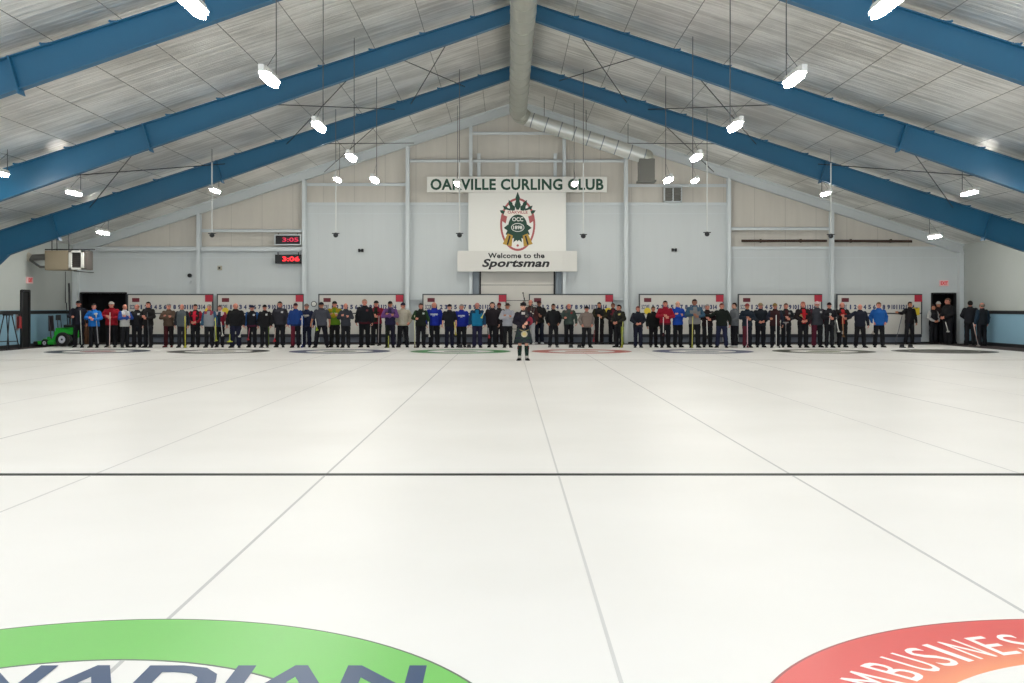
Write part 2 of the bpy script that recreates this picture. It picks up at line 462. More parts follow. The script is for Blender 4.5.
# ------------------------------------------------------------------ blue portal frames
def dbot(x): return 0.65 + 0.028 * abs(x - XC)
labs = {38.75: 'blue steel roof frame nearest the back wall', 31.0: 'blue steel roof frame in the middle of the three visible', 22.7: 'blue steel roof frame nearest the camera, its peak out of the picture'}
for Y in (38.75, 31.0, 22.7):
    t = thing('roof_frame', labs[Y], 'steel beam', (XC, Y, 0), 0, 'blue roof frames')
    for s, xw in ((-1, XL), (1, XR)):
        X1 = xw - s * 1.0
        def L(x, dz): return (x - XC, zr(x) - dz)
        g = .17
        mb = MB()
        mb.prism([L(XC, g), L(X1, g), L(X1, dbot(X1)), L(XC, dbot(XC))], -.008, .008)
        mb.prism([L(XC, g), L(X1 + s * .6, g), L(X1 + s * .6, g + .025), L(XC, g + .025)], -.12, .12)
        mb.prism([L(XC, dbot(XC) - .03), L(X1, dbot(X1) - .03), L(X1, dbot(X1)), L(XC, dbot(XC))], -.12, .12)
        mb.build('rafter', M_steelb, t)
        # tapered column
        mb = MB()
        zi = zr(X1) - dbot(X1)
        xo = xw - s * .08; xf = xw - s * .42
        zh = zi - .55; a = [(X1 - XC, zi), (X1 - XC, zr(X1) - .17), (xo - XC, zr(xo) - .17), (xo - XC, 0), (xf - XC, 0), (xf - XC, zh)]
        mb.prism(a, -.008, .008)
        def slab(p, q, w):
            dx, dz = q[0] - p[0], q[1] - p[1]; l = math.hypot(dx, dz); nx, nz = -dz / l * w, dx / l * w
            mb.prism([p, q, (q[0] + nx, q[1] + nz), (p[0] + nx, p[1] + nz)], -.12, .12)
        slab((xf - XC, 0), (xf - XC, zh), .02); slab((xf - XC, zh), (X1 - XC, zi), .02); slab((xo - XC, 0), (xo - XC, zr(xo) - .17), .02)
        mb.build('column', M_steelb, t)
        for dd in (11.3, 17.4):
            x = XC + s * dd
            mb = MB()
            nx = .322 / math.hypot(1, .322) * s   # tilt with the slope
            h = dbot(x) - g
            mb.prism([(x - XC - .02, zr(x) - g), (x - XC + .02, zr(x) - g), (x - XC + .02 - nx * h, zr(x) - dbot(x) - .03), (x - XC - .02 - nx * h, zr(x) - dbot(x) - .03)], -.15, .15)
            mb.build('splice_plate', M_steelb, t)
        for k in range(1, 13):
            x = XC + s * 1.5 * k
            if (s < 0 and x < XL + 1) or (s > 0 and x > XR - 1): continue
            mb = MB(); z = zr(x)
            for q in (-.09, .09):
                mb.cone((x - XC + q, -.15, z - .17), (x - XC + q, -.1, z - .17), .028, .028, 8)
            mb.box(x - XC - .11, x - XC + .11, -.125, -.119, z - .19, z - .15)
            mb.build('purlin_clip', M_steelb, t)

# thin cross bracing rods between frames
cells = [(-4.2, -8.2, 31.0, 38.75, 'left of the duct, farther out'), (-1.6, -3.6, 31.0, 38.75, 'left of the duct, next to it'), (1.9, 4.4, 31.0, 38.75, 'right of the duct, next to it'),
         (5.2, 9.2, 31.0, 38.75, 'right of the duct, farther out'), (-4.2, -8.2, 38.75, 46.7, 'left, between last blue frame and back wall'), (5.2, 9.2, 38.75, 46.7, 'right, between last blue frame and back wall'),
         (-10.5, -15.5, 31.0, 38.75, 'far left, low under the roof'), (11.5, 16.5, 31.0, 38.75, 'far right, low under the roof')]
for x0, x1, y0, y1, w in cells:
    t = thing('cross_brace', 'thin dark crossed roof brace rods ' + w, 'brace', ((x0 + x1) / 2, (y0 + y1) / 2, zr((x0 + x1) / 2) - .4), 0, 'cross braces under the roof')
    for a, c in ((x0, x1), (x1, x0)):
        mb = MB(); o = Vector(t.location)
        mb.cone(Vector((a, y0, zr(a) - .38)) - o, Vector((c, y1, zr(c) - .38)) - o, .016, .016, 6)
        mb.build('brace_rod', M_dark, t)

# ------------------------------------------------------------------ lamps
def lamp_proto():
    h = MB()
    L = .62
    pts = [(-L, .04), (-L + .06, .065), (-L + .22, .115), (L - .22, .115), (L - .06, .065), (L, .04)]
    # plan outline (y, halfwidth) lofted: housing top narrower
    vs = []
    for y, w in pts:
        vs += [(-w, y, 0), (w, y, 0), (w * .55, y, .11), (-w * .55, y, .11)]
    fs = []
    for i in range(len(pts) - 1):
        a = 4 * i; b2 = a + 4
        for k in range(4): fs.append((a + k, a + (k + 1) % 4, b2 + (k + 1) % 4, b2 + k))
    fs += [(0, 1, 2, 3), (23, 22, 21, 20)]
    h.add(vs, fs)
    h.box(-.05, .05, -L - .05, -L + .05, -.02, .10)
    d = MB(); vs = []
    for y, w in pts:
        w *= .78; y *= .90
        vs += [(-w, y, -.002), (w, y, -.002), (w * .95, y * .99, -.075), (-w * .95, y * .99, -.075)]
    d.add(vs, fs)
    return h.mesh('housing', [M_lampw]), d.mesh('diffuser', [M_lamp])
HM, DM = lamp_proto()
def lamp(X, Y, Z, label, long=True):
    t = thing('ceiling_lamp', label, 'lamp', (X, Y, Z), 0, 'hanging ceiling lamps')
    put('housing', HM, t); put('diffuser', DM, t)
    mb = MB(); z = zr(X) - Z
    mb.cone((0, .55, .1), (0, .55, z), .012, .012, 6); 
    mb.cone((0, -.3, .1), (0, .55, min(.6, z)), .006, .006, 5)
    mb.build('suspension_rod', M_rod, t)
rows = {(-4.38, 4.18): 'inner left row', (5.26, 4.18): 'inner right row', (-14.25, 3.75): 'outer left row', (15.15, 3.75): 'outer right row'}
ordn = {14.5: 'third nearest', 19.2: 'third farthest' , 24.2: 'middle', 29.2: 'second farthest', 34.3: 'farthest'}
ordi = {4.6: 'nearest to camera', 9.6: 'second from camera', 14.5: 'third from camera', 19.2: 'fourth from camera', 24.2: 'fifth from camera', 29.2: 'sixth from camera', 34.3: 'last, toward back wall'}
for (X, u), rn in rows.items():
    for Y, on in ordi.items():
        if abs(X) > 10 and Y < 9: continue
        lamp(X, Y, CZ + u + .05, 'hanging white lamp in the %s, %s' % (rn, on))
back = [(457, 183, 43, 'in front of the left end of the green lettered sign'), (575, 183, 43, 'in front of the right end of the green lettered sign'),
        (337.5, 179, 43, 'small, behind the lamp pair on the left'), (695, 180, 43, 'small, behind the lamp pair on the right'),
        (215, 190, 40.6, 'near the left red clocks, just under the white rafter'), (826, 193, 40.6, 'over the right end, just under the white rafter'),
        (103, 232, 41.5, 'lowest at far left above the big dark opening'), (935, 236, 41.5, 'lowest at far right above the doorway')]
for px, py, Y, w in back:
    p = P(px, py, Y); lamp(p.x, Y, p.z, 'white lamp near back wall, ' + w)

# six thin cables with ball sensors over the far houses
for k, (px, py, w) in enumerate([(211, 235, 'left of the red clocks'), (333, 235, 'between red clocks and left grey column'), (458, 235, 'left of the crest board'), (584, 236, 'right of the crest board'),
                      (704, 234, 'right of the louvre vent'), (832, 236, 'in front of the right grey column')]):
    X = S0 + SP * (k - 2); Y = 37.4; z = CZ + (VY - py) * Y / F
    t = thing('hanging_camera', 'small ball camera on a long thin cable, ' + w, 'camera', (X, Y, z), 0, 'ball cameras hanging over the far houses')
    mb = MB(); mb.cone((0, 0, .08), (0, 0, min(zr(X) - z, 2.6)), .022, .022, 8); mb.build('pole', mat('pale_pole', (205, 208, 206), 0.5), t)
    if zr(X) - z > 2.6:
        mb = MB(); mb.cone((0, 0, 2.6), (0, 0, zr(X) - z), .012, .012, 6); mb.build('cable', M_rod, t)
    mb = MB(); mb.ball((0, 0, 0), .09); mb.box(-.13, .13, -.05, .05, .04, .07); mb.build('ball', M_dark, t, smooth=False)

# ------------------------------------------------------------------ duct
t = thing('air_duct', 'large round galvanised duct under the ridge, bending down right at back wall', 'duct', (0, 0, 0))
XD, ZD, RD = .42, CZ + 8.22, .36
mb = MB(); mb.cone((XD, 8, ZD), (XD, 43.6, ZD), RD, RD, 28, caps=True)
for k in range(30):
    y = 8.5 + 1.2 * k
    if y < 43.4: mb.cone((XD, y, ZD), (XD, y + .05, ZD), RD + .012, RD + .012, 28)
mb.build('main_duct', M_galv, t, smooth=False)
mb = MB()
e0 = Vector((XD, 43.6, ZD)); e1 = Vector((XD + .12, 44.0, ZD - .1)); A = Vector((XD + .35, 44.1, ZD - .22)); B = P(646, 157, 44.1)
mb.ball(e1, .37, 20, 14); mb.cone(e0, e1, RD, .36, 24); mb.cone(e1, A, .36, .33, 24)
mb.build('elbow', M_galv, t, smooth=True)
mb = MB(); mb.cone(A, B, .31, .31, 28)
mb.build('branch_duct', M_galv2, t, smooth=False)
d = (B - A).normalized(); n = (B - A).length
k = 0.25
while k < n:
    mb = MB(); mb.cone(A + d * k, A + d * (k + .04), .322, .322, 28); k += .62
    mb.build('duct_band', M_steelg, t)
mb = MB()
mb.ball(B, .33, 20, 12); mb.build('elbow', M_galv, t, smooth=True)
q = B
mb = MB(); mb.bevbox(q.x - .32, q.x + .34, 43.8, 44.4, q.z - 1.05, q.z - .1, .03); mb.box(q.x - .37, q.x + .39, 43.75, 44.45, q.z - 1.08, q.z - 1.0)
mb.build('outlet_box', mat('dark_galv', (112, 112, 106), .5, metal=.4), t)
mb = MB()
for f in (.15, .5, .85):
    p = A.lerp(B, f); mb.cone(p, (p.x, p.y, zr(p.x)), .012, .012, 6)
for y in (12, 20, 28, 36, 42): mb.cone((XD, y, ZD), (XD, y, zr(XD)), .012, .012, 6)
mb.build('hanger_rod', M_dark, t)

# ------------------------------------------------------------------ signs
YS = YW - 0.45
def sx(px): return (px - VX) * YS / F
def sz(py): return CZ + (VY - py) * YS / F
t = thing('club_sign', 'long white sign reading OAKVILLE CURLING CLUB in dark green capitals', 'sign', (0, 0, 0))
mb = MB(); mb.box(sx(427), sx(607), YS - .03, YS + .06, sz(192.3), sz(176.8)); mb.build('board', M_signw, t)
put('lettering', fit(text_mesh('OAKVILLE CURLING CLUB', M_green, bold=.032, space=1.06), sx(430.5), sx(603.5), sz(190.2), sz(178.8), YS - .03), t)
mb = MB()
for px in (471, 564): mb.box(sx(px) - .05, sx(px) + .05, YS + .06, YW - .29, sz(190), sz(179))
mb.build('bracket', M_steelg, t)

t = thing('crest_board', 'square white board carrying the green, red and gold club crest', 'board', (0, 0, 0))
mb = MB(); mb.box(sx(468.5), sx(566), YS, YS + .06, sz(252), sz(192.5)); mb.build('board', M_signw, t)
mb = MB()
for px in (471, 564): mb.box(sx(px) - .05, sx(px) + .05, YS + .06, YW - .29, sz(250), sz(195))
mb.build('bracket', M_steelg, t)
cx, cz = sx(517.7), sz(222.5)
u = 1 / (F / YS)   # metres per pixel
def pl(pts, y0, y1, m, name):
    mb = MB(); mb.prism([(cx + a * u, cz + b * u) for a, b in pts], YS - y1, YS - y0); return mb.build(name, m, crest)
crest = bpy.data.objects.new('crest', None); C.objects.link(crest); crest.parent = t
def oval(rx, ry, n=40, c=(0, 0)): return [(c[0] + rx * math.cos(2 * PI * i / n), c[1] + ry * math.sin(2 * PI * i / n)) for i in range(n)]
M_cr = mat('crest_red', (170, 90, 90), 0.6); M_cg = mat('crest_green', (20, 62, 48), 0.6); M_cgold = mat('crest_gold', (176, 140, 50), 0.5)
pl(oval(17.6, 26.5, c=(0, -2)), .002, .006, M_cr, 'oval_rim')
pl(oval(15.6, 24.3, c=(0, -2)), .006, .009, M_signw, 'oval_field')
# plume and shield in green, built of leaf shapes
lv = MB()
def leaf(x, z, ang, l, w):
    ca, sa = math.cos(ang), math.sin(ang)
    pts = [(0, 0), (w, l * .35), (w * .55, l * .55), (w * .7, l * .7), (0, l), (-w * .7, l * .7), (-w * .55, l * .55), (-w, l * .35)]
    lv.prism([(cx + (x + p[0] * ca + p[1] * sa) * u, cz + (z - p[0] * sa + p[1] * ca) * u) for p in pts], YS - .014, YS - .009)
leaf(0, 10, 0, 21, 3.2); leaf(-3, 10, -.45, 14, 3.0); leaf(3, 10, .45, 14, 3.0); leaf(-6, 9, -.85, 12, 2.6); leaf(6, 9, .85, 12, 2.6)
leaf(-10, 8, -1.1, 9, 2.4); leaf(10, 8, 1.1, 9, 2.4)
for a in (-2.6, -2.1, -1.6, 1.6, 2.1, 2.6, PI): leaf(0, -5, a, 14, 4.5)
lv.build('foliage', M_cg, crest)
pl(oval(9.5, 12, c=(0, -4)), .012, .016, M_cg, 'shield')
pl([(-14, 8), (-12, 13), (-6, 11.5), (0, 12.8), (6, 11.5), (12, 13), (14, 8), (12.5, 4), (6, 7), (0, 8), (-6, 7), (-12.5, 4)], .016, .02, mat('crest_cream', (228, 222, 212), .6), 'banner')
for s in (-1, 1): pl([(s * 10.5, 6), (s * 16, 8), (s * 16.5, 2), (s * 12, -1)], .02, .024, M_cr, 'banner_tail')
put('lettering', fit(text_mesh('OAKVILLE', M_cr, bold=.02), cx - 10 * u, cx + 10 * u, cz + 8.8 * u, cz + 11.6 * u, YS - .02), crest)
put('lettering', fit(text_mesh('OCC', M_signw, bold=.02), cx - 5.5 * u, cx + 5.5 * u, cz + 1.2 * u, cz + 5.2 * u, YS - .016), crest)
pl(oval(6.6, 4.3, c=(0, -5)), .016, .018, M_signw, 'oval_rim'); pl(oval(6, 3.7, c=(0, -5)), .018, .02, M_cg, 'oval_field')
put('lettering', fit(text_mesh('1898', M_signw, bold=.02), cx - 4.6 * u, cx + 4.6 * u, cz - 6.8 * u, cz - 3.2 * u, YS - .02), crest)
for s in (-1, 1):
    pl([(s * 5, -13), (s * 10, -11), (s * 15, -21.5), (s * 6, -24)], .016, .022, M_cgold, 'curling_stone_emblem')
    pl([(s * 7, -13.5), (s * 8.5, -13), (s * 11, -22), (s * 9.5, -22.5)], .022, .024, M_ink, 'stone_band')
pl([(-3, -12), (3, -12), (4.5, -20), (0, -16.5), (-4.5, -20)], .016, .02, M_cg, 'ribbon')
pl(oval(1.2, 1.2, 16, c=(0, -23)), .012, .016, M_cr, 'dot')

t = thing('welcome_sign', 'wide white sign reading Welcome to the Sportsman', 'sign', (0, 0, 0))
mb = MB(); mb.box(sx(457.5), sx(577), YS - .06, YS + .04, sz(271.5), sz(251)); mb.build('board', mat('sign_offwhite', (216, 215, 209), .55), t)
put('lettering', fit(text_mesh('Welcome to the', M_ink, bold=.03, space=1.05), sx(488), sx(544.5), sz(258.3), sz(253.0), YS - .06), t)
put('lettering', fit(text_mesh('Sportsman', M_ink, bold=.036, shear=.25, space=1.04), sx(482), sx(549.5), sz(269.5), sz(258.9), YS - .06), t)
mb = MB()
for px in (475, 560): mb.box(sx(px) - .04, sx(px) + .04, YS + .04, YW - .16, sz(268), sz(254))
mb.build('bracket', M_steelg, t)

# LED clocks
def clock(px0, px1, py0, py1, txt, lab, dim):
    t = thing('digital_clock', lab, 'clock', (0, 0, 0))
    yy = YW - .3
    k = yy / F
    x0, x1 = (px0 - VX) * k, (px1 - VX) * k; z0, z1 = CZ + (VY - py1) * k, CZ + (VY - py0) * k
    mb = MB(); mb.bevbox(x0, x1, yy, yy + .12, z0, z1, .01); mb.build('case', M_black, t)
    me = text_mesh(txt, M_led if not dim else mat('dim_led', (120, 20, 40), .5, emit=(225, 40, 80), es=.8), bold=.02)
    put('digits', fit(me, x0 + (x1 - x0) * .28, x1 - .07, z0 + .1, z1 - .09, yy), t)
    mb = MB()
    for s in (x0 + .12, x1 - .12): mb.box(s - .02, s + .02, yy + .03, YW - .19, z1 - .02, z1 + .1); 
    mb.build('bracket', M_dark, t)
    if dim:
        mb = MB(); w = .05
        mb.box(x0 - w, x1 + w, yy - .01, yy + .03, z0 - w, z0); mb.box(x0 - w, x1 + w, yy - .01, yy + .03, z1, z1 + w)
        mb.box(x0 - w, x0, yy - .01, yy + .03, z0, z1); mb.box(x1, x1 + w, yy - .01, yy + .03, z0, z1); mb.build('frame', M_steelw, t)
clock(275.5, 300, 235.5, 244, '3:05', 'upper red digital clock in a pale frame on the left girt', True)
clock(275, 301, 254.5, 263.5, '3:06', 'lower black digital clock with bright red digits', False)

# exit signs
M_exit = mat('exit_face', (225, 190, 190), .5, emit=(255, 150, 150), es=.08); M_exitr = mat('exit_red', (200, 40, 50), .5, emit=(230, 40, 50), es=.15)
t = thing('exit_sign', 'red and white EXIT sign above the dark right doorway', 'sign', (wx(943.5), YW, wz(283.2)))
mb = MB(); mb.bevbox(-.2, .2, -.08, 0, -.13, .13, .015); mb.build('case', M_exit, t)
put('lettering', fit(text_mesh('EXIT', M_exitr, bold=.04), -.16, .16, -.08, .08, -.08), t)
t = thing('exit_sign', 'red and white EXIT sign on the left wall above the side door', 'sign', (XL, 42.5, 2.72), PI / 2)
mb = MB(); mb.bevbox(-.24, .24, -.08, 0, -.13, .13, .015); mb.build('case', M_exit, t)
put('lettering', fit(text_mesh('EXIT', M_exitr, bold=.04), -.18, .18, -.08, .08, -.08), t)

# louvre vent
t = thing('wall_vent', 'square pale louvred vent high on the right of back wall', 'vent', ((wx(663.5) + wx(681.5)) / 2, YW - .2, wz(194.7)))
mb = MB(); w, h = .40, .34
mb.box(-w, w, 0, .3, h - .04, h); mb.box(-w, w, 0, .3, -h, -h + .04); mb.box(-w, -w + .04, 0, .3, -h, h); mb.box(w - .04, w, 0, .3, -h, h); mb.box(-.02, .02, 0, .3, -h, h)
mb.build('frame', M_steelw, t)
mb = MB()
for k in range(9):
    z = -h + .07 + k * .07; mb.box(-w + .04, w - .04, .04, .1, -.004, .03, M=Matrix.Translation((0, 0, z)) @ Matrix.Rotation(.5, 4, 'X'))
mb.box(-w + .04, w - .04, .26, .3, -h, h)
mb.build('louvre', mat('louvre_grey', (140, 140, 134), .6), t)

# small wall boxes
for px, py, lab in ((361, 250.5, 'small black twin speaker on the wall left of the crest'), (674, 250, 'small black twin speaker on the wall under the louvre vent')):
    t = thing('wall_speaker', lab, 'speaker', (wx(px), YW, wz(py)))
    for s in (-1, 1):
        mb = MB(); mb.bevbox(s * .07 - .05, s * .07 + .05, -.12, 0, -.07, .07, .015); mb.build('speaker_box', M_black, t)
    mb = MB(); mb.box(-.03, .03, -.05, 0, -.03, .03); mb.build('bracket', M_dark, t)
t = thing('thermostat', 'small beige box on the wall below left girt', 'box', (wx(220), YW, wz(268)))
mb = MB(); mb.bevbox(-.1, .1, -.08, 0, -.1, .1, .02); mb.build('case', mat('beige_plastic', (170, 166, 150), .5), t); mb = MB(); mb.ball((0, -.09, 0), .05); mb.build('dial', M_dark, t)
t = thing('wall_bell', 'small round black bell on the wall left of the leftmost grey column', 'bell', (wx(190), YW, wz(275.5)))
mb = MB(); mb.cone((0, -.1, 0), (0, 0, 0), .09, .09, 16); mb.ball((0, -.1, 0), .085); mb.build('gong', M_black, t); mb = MB(); mb.bevbox(-.05, .05, -.06, 0, -.34, -.24, .01); mb.build('junction_box', M_steelw, t)
for px, py, lab in ((314, 304, 'small round white wall clock between second and third scoreboards'),):
    t = thing('wall_clock', lab, 'clock', (wx(px), YW, wz(py)))
    mb = MB(); mb.cone((0, -.05, 0), (0, 0, 0), .13, .13, 24); mb.build('rim', M_dark, t); mb = MB(); mb.cone((0, -.055, 0), (0, -.05, 0), .1, .1, 24); mb.box(-.006, .006, -.06, -.055, 0, .08, 0); mb.build('face', M_signw, t)

# ------------------------------------------------------------------ scoreboards
M_bw = mat('board_white', (204, 202, 195), .5, var=.03, vscale=2); M_bf = mat('board_frame', (58, 62, 66), .5)
M_r1 = mat('plate_dark_red', (100, 20, 34), .5); M_r2 = mat('plate_red', (172, 26, 52), .5); M_y = mat('card_yellow', (222, 196, 50), .5); M_num = mat('number_navy', (34, 44, 92), .5)
M_ledge = mat('ledge_dark', (34, 38, 48), .6); M_base = mat('ledge_shade_grey', (92, 100, 112), .6)
names8 = ['leftmost', 'second from left', 'third from left', 'fourth from left', 'fourth from right', 'third from right', 'second from right', 'rightmost']
bx = [(128.3, 212), (218, 302.5), (319.5, 402.5), (423.5, 505.5), (530, 612), (640, 722.5), (739, 821), (837.5, 921)]
YB = YW - .34
for i, (a, c) in enumerate(bx):
    yb = YB if i not in (99,) else YB
    k = yb / F; fx = lambda p: (p - VX) * k; fz = lambda p: CZ + (VY - p) * k
    X0 = fx((a + c) / 2); z0, z1 = fz(334), fz(295); W = (c - a) * k / 2
    t = thing('scoreboard', 'white numbered curling scoreboard with red plates, %s of eight' % names8[i], 'scoreboard', (X0, yb, 0), 0, 'scoreboards along the back wall')
    zm = fz(312.8)
    mb = MB(); mb.box(-W, W, 0, .05, zm, z1); mb.build('upper_panel', M_bw, t)
    mb = MB(); mb.box(-W, W, .01, .05, z0, zm); mb.build('lower_panel', M_bw, t)
    mb = MB(); f = .05
    mb.box(-W - f, W + f, -.02, .06, z1, z1 + f); mb.box(-W - f, -W, -.02, .06, zm, z1); mb.box(W, W + f, -.02, .06, zm, z1); mb.box(-W - f, W + f, -.02, .06, zm - .05, zm)
    mb.box(-W - f, -W, 0, .06, z0, zm - .05); mb.box(W, W + f, 0, .06, z0, zm - .05)
    mb.build('frame', M_bf, t)
    nz0, nz1 = fz(309.3) , fz(304.7)
    put('lettering', fit(text_mesh('SCORE', M_num, bold=.02), -W + .07, -W + .42, nz0, nz1, 0), t)
    digs = MB()
    me = None
    for d in range(1, 15):
        x = -W + .58 + (d - 1) * .213
        w = .062 if d < 10 else .085
        tm = fit(text_mesh(str(d), M_num, bold=.05), x - (w if d != 1 else .03), x + (w if d != 1 else .03), nz0, nz1, 0)
        put('number', tm, t)
    mb = MB(); mb.box(-W + .18, -W + .5, -.03, 0, fz(302), fz(298)); mb.build('name_plate', M_r1, t)
    mb = MB(); mb.box(W - .3, W + .03, -.04, -.02, fz(301.8), fz(295)); mb.build('name_plate', M_r2, t)
    if i in (1, 5, 0, 4):
        mb = MB()
        left = i in (1, 5)
        xx = -W + .33 if left else (W - .17 if i != 7 else W - .12)
        if i == 6: pass
        mb.cone((xx, -.03, fz(311)), (xx, 0, fz(311)), .15, .15, 24); o = mb.build('score_disc', M_y, t)
    # ledge under the board
    l = thing('bumper_ledge', 'dark low ledge against wall under scoreboard, %s of eight' % names8[i], 'ledge', (X0, yb, 0), 0, 'dark ledges under the scoreboards')
    mb = MB(); mb.box(-W - .02, W + .02, -.05, .035, z0 - .14, z0 - .005); mb.build('ledge_top', M_ledge, l)
    mb = MB(); mb.box(-W, W, .0, .035, 0.06, z0 - .14); mb.build('ledge_shade_panel', M_base, l)  # grey sheet coloured as the shadow under the ledge
    mb = MB(); mb.box(-W, W, -.02, .035, 0, .06); mb.build('kick_strip', M_black, l)

# ------------------------------------------------------------------ painted houses
def annulus(mb, r0, r1, z0, z1, n=96, mi=0):
    vs = []
    for r, z in ((r0, z0), (r0, z1), (r1, z1), (r1, z0)):
        vs += [(r * math.cos(2 * PI * i / n), r * math.sin(2 * PI * i / n), z) for i in range(n)]
    fs = []
    for k in range(4):
        a = k * n; b = ((k + 1) % 4) * n
        fs += [(a + i, a + (i + 1) % n, b + (i + 1) % n, b + i) for i in range(n)]
    mb.add(vs, fs, mi)
def ringmat(name, c0, c1=None, edge=None):
    m = mat(name, c0, .33, spec=.35, bump=.05, bscale=140)
    if c1:
        nt = m.node_tree; b = nt.nodes['Principled BSDF']; tc = nt.nodes.new('ShaderNodeTexCoord')
        sp = nt.nodes.new('ShaderNodeVectorMath'); sp.operation = 'LENGTH'; nt.links.new(tc.outputs['Object'], sp.inputs[0])
        mr = nt.nodes.new('ShaderNodeMapRange'); mr.inputs['From Min'].default_value = 1.22; mr.inputs['From Max'].default_value = 1.55
        nt.links.new(sp.outputs['Value'], mr.inputs['Value'])
        cr = nt.nodes.new('ShaderNodeValToRGB'); cr.color_ramp.elements[0].color = lin(c1); cr.color_ramp.elements[1].color = lin(c0)
        nt.links.new(mr.outputs[0], cr.inputs[0]); nt.links.new(cr.outputs[0], b.inputs['Base Color'])
    return m
far = [('dark navy and red', (50, 62, 84), (150, 80, 84)), ('black', (44, 44, 44), (170, 170, 160)), ('navy blue', (46, 58, 100), (120, 130, 120)), ('green', (40, 130, 62), (140, 150, 140)),
       ('red', (178, 76, 66), (180, 130, 110)), ('deep blue', (40, 56, 104), (150, 155, 160)), ('olive and black', (62, 66, 50), (130, 140, 110)), ('black filled', (52, 52, 48), (92, 92, 84))]
YT = 38.3
for i, (nm, c0, c1) in enumerate(far):
    X = S0 + SP * (i - 3)
    t = thing('house_ring', '%s house ring painted on far ice, %s of eight' % (nm, names8[i]), 'ice marking', (X, YT, 0), 0, 'far house rings on the ice')
    mb = MB(); annulus(mb, 1.22, 1.83, 0.0, .003); mb.build('outer_ring', ringmat('ring_' + nm, c0), t)
    mb = MB()
    if i == 7: annulus(mb, .02, 1.16, 0.0, .003)
    else: annulus(mb, .15, .62, 0.0, .003)
    mb.build('inner_ring', ringmat('ring_in_' + nm, c1), t)
YN = 3.5
t = thing('house_ring', 'large green house ring with navy CANADIAN lettering on near ice', 'ice marking', (S0, YN, 0))
mb = MB(); annulus(mb, 1.22, 1.82, 0.0, .002, 160); mb.build('outer_ring', ringmat('ring_bright_green', (118, 194, 98)), t)
mb = MB(); annulus(mb, 1.82, 1.832, 0.0, .0022, 160); annulus(mb, 1.21, 1.22, 0.0, .0022, 160); mb.build('ring_outline', mat('ring_outline', (96, 104, 96), .4), t)
put('lettering', fit(text_mesh('CANADIAN', mat('ice_navy', (48, 74, 110), .35), bold=.03, space=1.05), -1.34, 1.375, .72, 1.14, .0022, 'XY', .001), t)
t = thing('house_ring', 'large red to orange house ring with white curved BUSINESS lettering on near ice', 'ice marking', (S0 + SP, YN, 0))
mb = MB(); annulus(mb, 1.22, 1.82, 0.0, .002, 160); mb.build('outer_ring', ringmat('ring_bright_red', (214, 76, 72), (236, 150, 108)), t)
mb = MB(); annulus(mb, 1.82, 1.832, 0.0, .0022, 160); mb.build('ring_outline', mat('ring_outline_red', (150, 70, 72), .4), t)
M_iw = mat('ice_white', (244, 240, 236), .4)
def arc_text(s, angs, r0, h, wid):
    for ch, a in zip(s, angs):
        me = text_mesh(ch, M_iw, bold=.0)
        w = wid * (.35 if ch == 'I' else 1.25 if ch == 'M' else 1)
        fit(me, -w / 2, w / 2, r0, r0 + h, .0024, 'XY', .001)
        A = math.radians(a - 90)
        R = Matrix.Rotation(A, 4, 'Z')
        for v in me.vertices: v.co = R @ v.co
        put('letter', me, t)
arc_text('MBUSINESS', [140.6, 133.4, 127.2, 121.7, 117.3, 112.5, 106.6, 101.0, 95.5], 1.34, .26, .102)

# ------------------------------------------------------------------ figures
HEAD = Vector((0, -.012, 1.615))
POSES = {}
def pose(name, re, rw, rh, le, lw, lh, wide=0):
    POSES[name] = dict(r=(Vector(re), Vector(rw), Vector(rh)), l=(Vector(le), Vector(lw), Vector(lh)), wide=wide)
pose('down', (-.245, .03, 1.14), (-.262, -.03, .90), (-.255, -.06, .80), (.245, .03, 1.14), (.262, -.03, .90), (.255, -.06, .80))
pose('downw', (-.29, .03, 1.15), (-.335, -.03, .91), (-.34, -.06, .81), (.265, .03, 1.14), (.285, -.03, .90), (.28, -.06, .80), .09)
pose('front', (-.265, -.01, 1.15), (-.12, -.19, 1.02), (-.03, -.22, .975), (.265, -.01, 1.15), (.12, -.19, 1.02), (.03, -.235, 1.0))
pose('hold', (-.265, -.05, 1.17), (-.11, -.24, 1.17), (-.02, -.275, 1.185), (.265, -.05, 1.16), (.11, -.235, 1.11), (.02, -.275, 1.115))
pose('onehold', (-.285, -.04, 1.16), (-.20, -.23, 1.12), (-.16, -.30, 1.13), (.27, .03, 1.14), (.285, -.05, .90), (.275, -.08, .80))
pose('fold', (-.265, -.07, 1.17), (.03, -.185, 1.20), (.12, -.17, 1.23), (.265, -.07, 1.17), (-.03, -.16, 1.235), (-.12, -.15, 1.26))
pose('pocket', (-.28, .06, 1.17), (-.235, -.05, .97), (-.19, -.10, .90), (.28, .06, 1.17), (.235, -.05, .97), (.19, -.10, .90), .03)
pose('reach', (-.36, -.02, 1.25), (-.56, -.08, 1.27), (-.66, -.10, 1.29), (.27, .03, 1.14), (.285, -.03, .90), (.28, -.06, .80), .05)
pose('pipes', (-.25, -.06, 1.16), (-.04, -.26, 1.06), (.02, -.33, 1.00), (.30, -.02, 1.19), (.14, -.26, 1.15), (.07, -.33, 1.10))
SH = {-1: Vector((-.185, .01, 1.405)), 1: Vector((.185, .01, 1.405))}

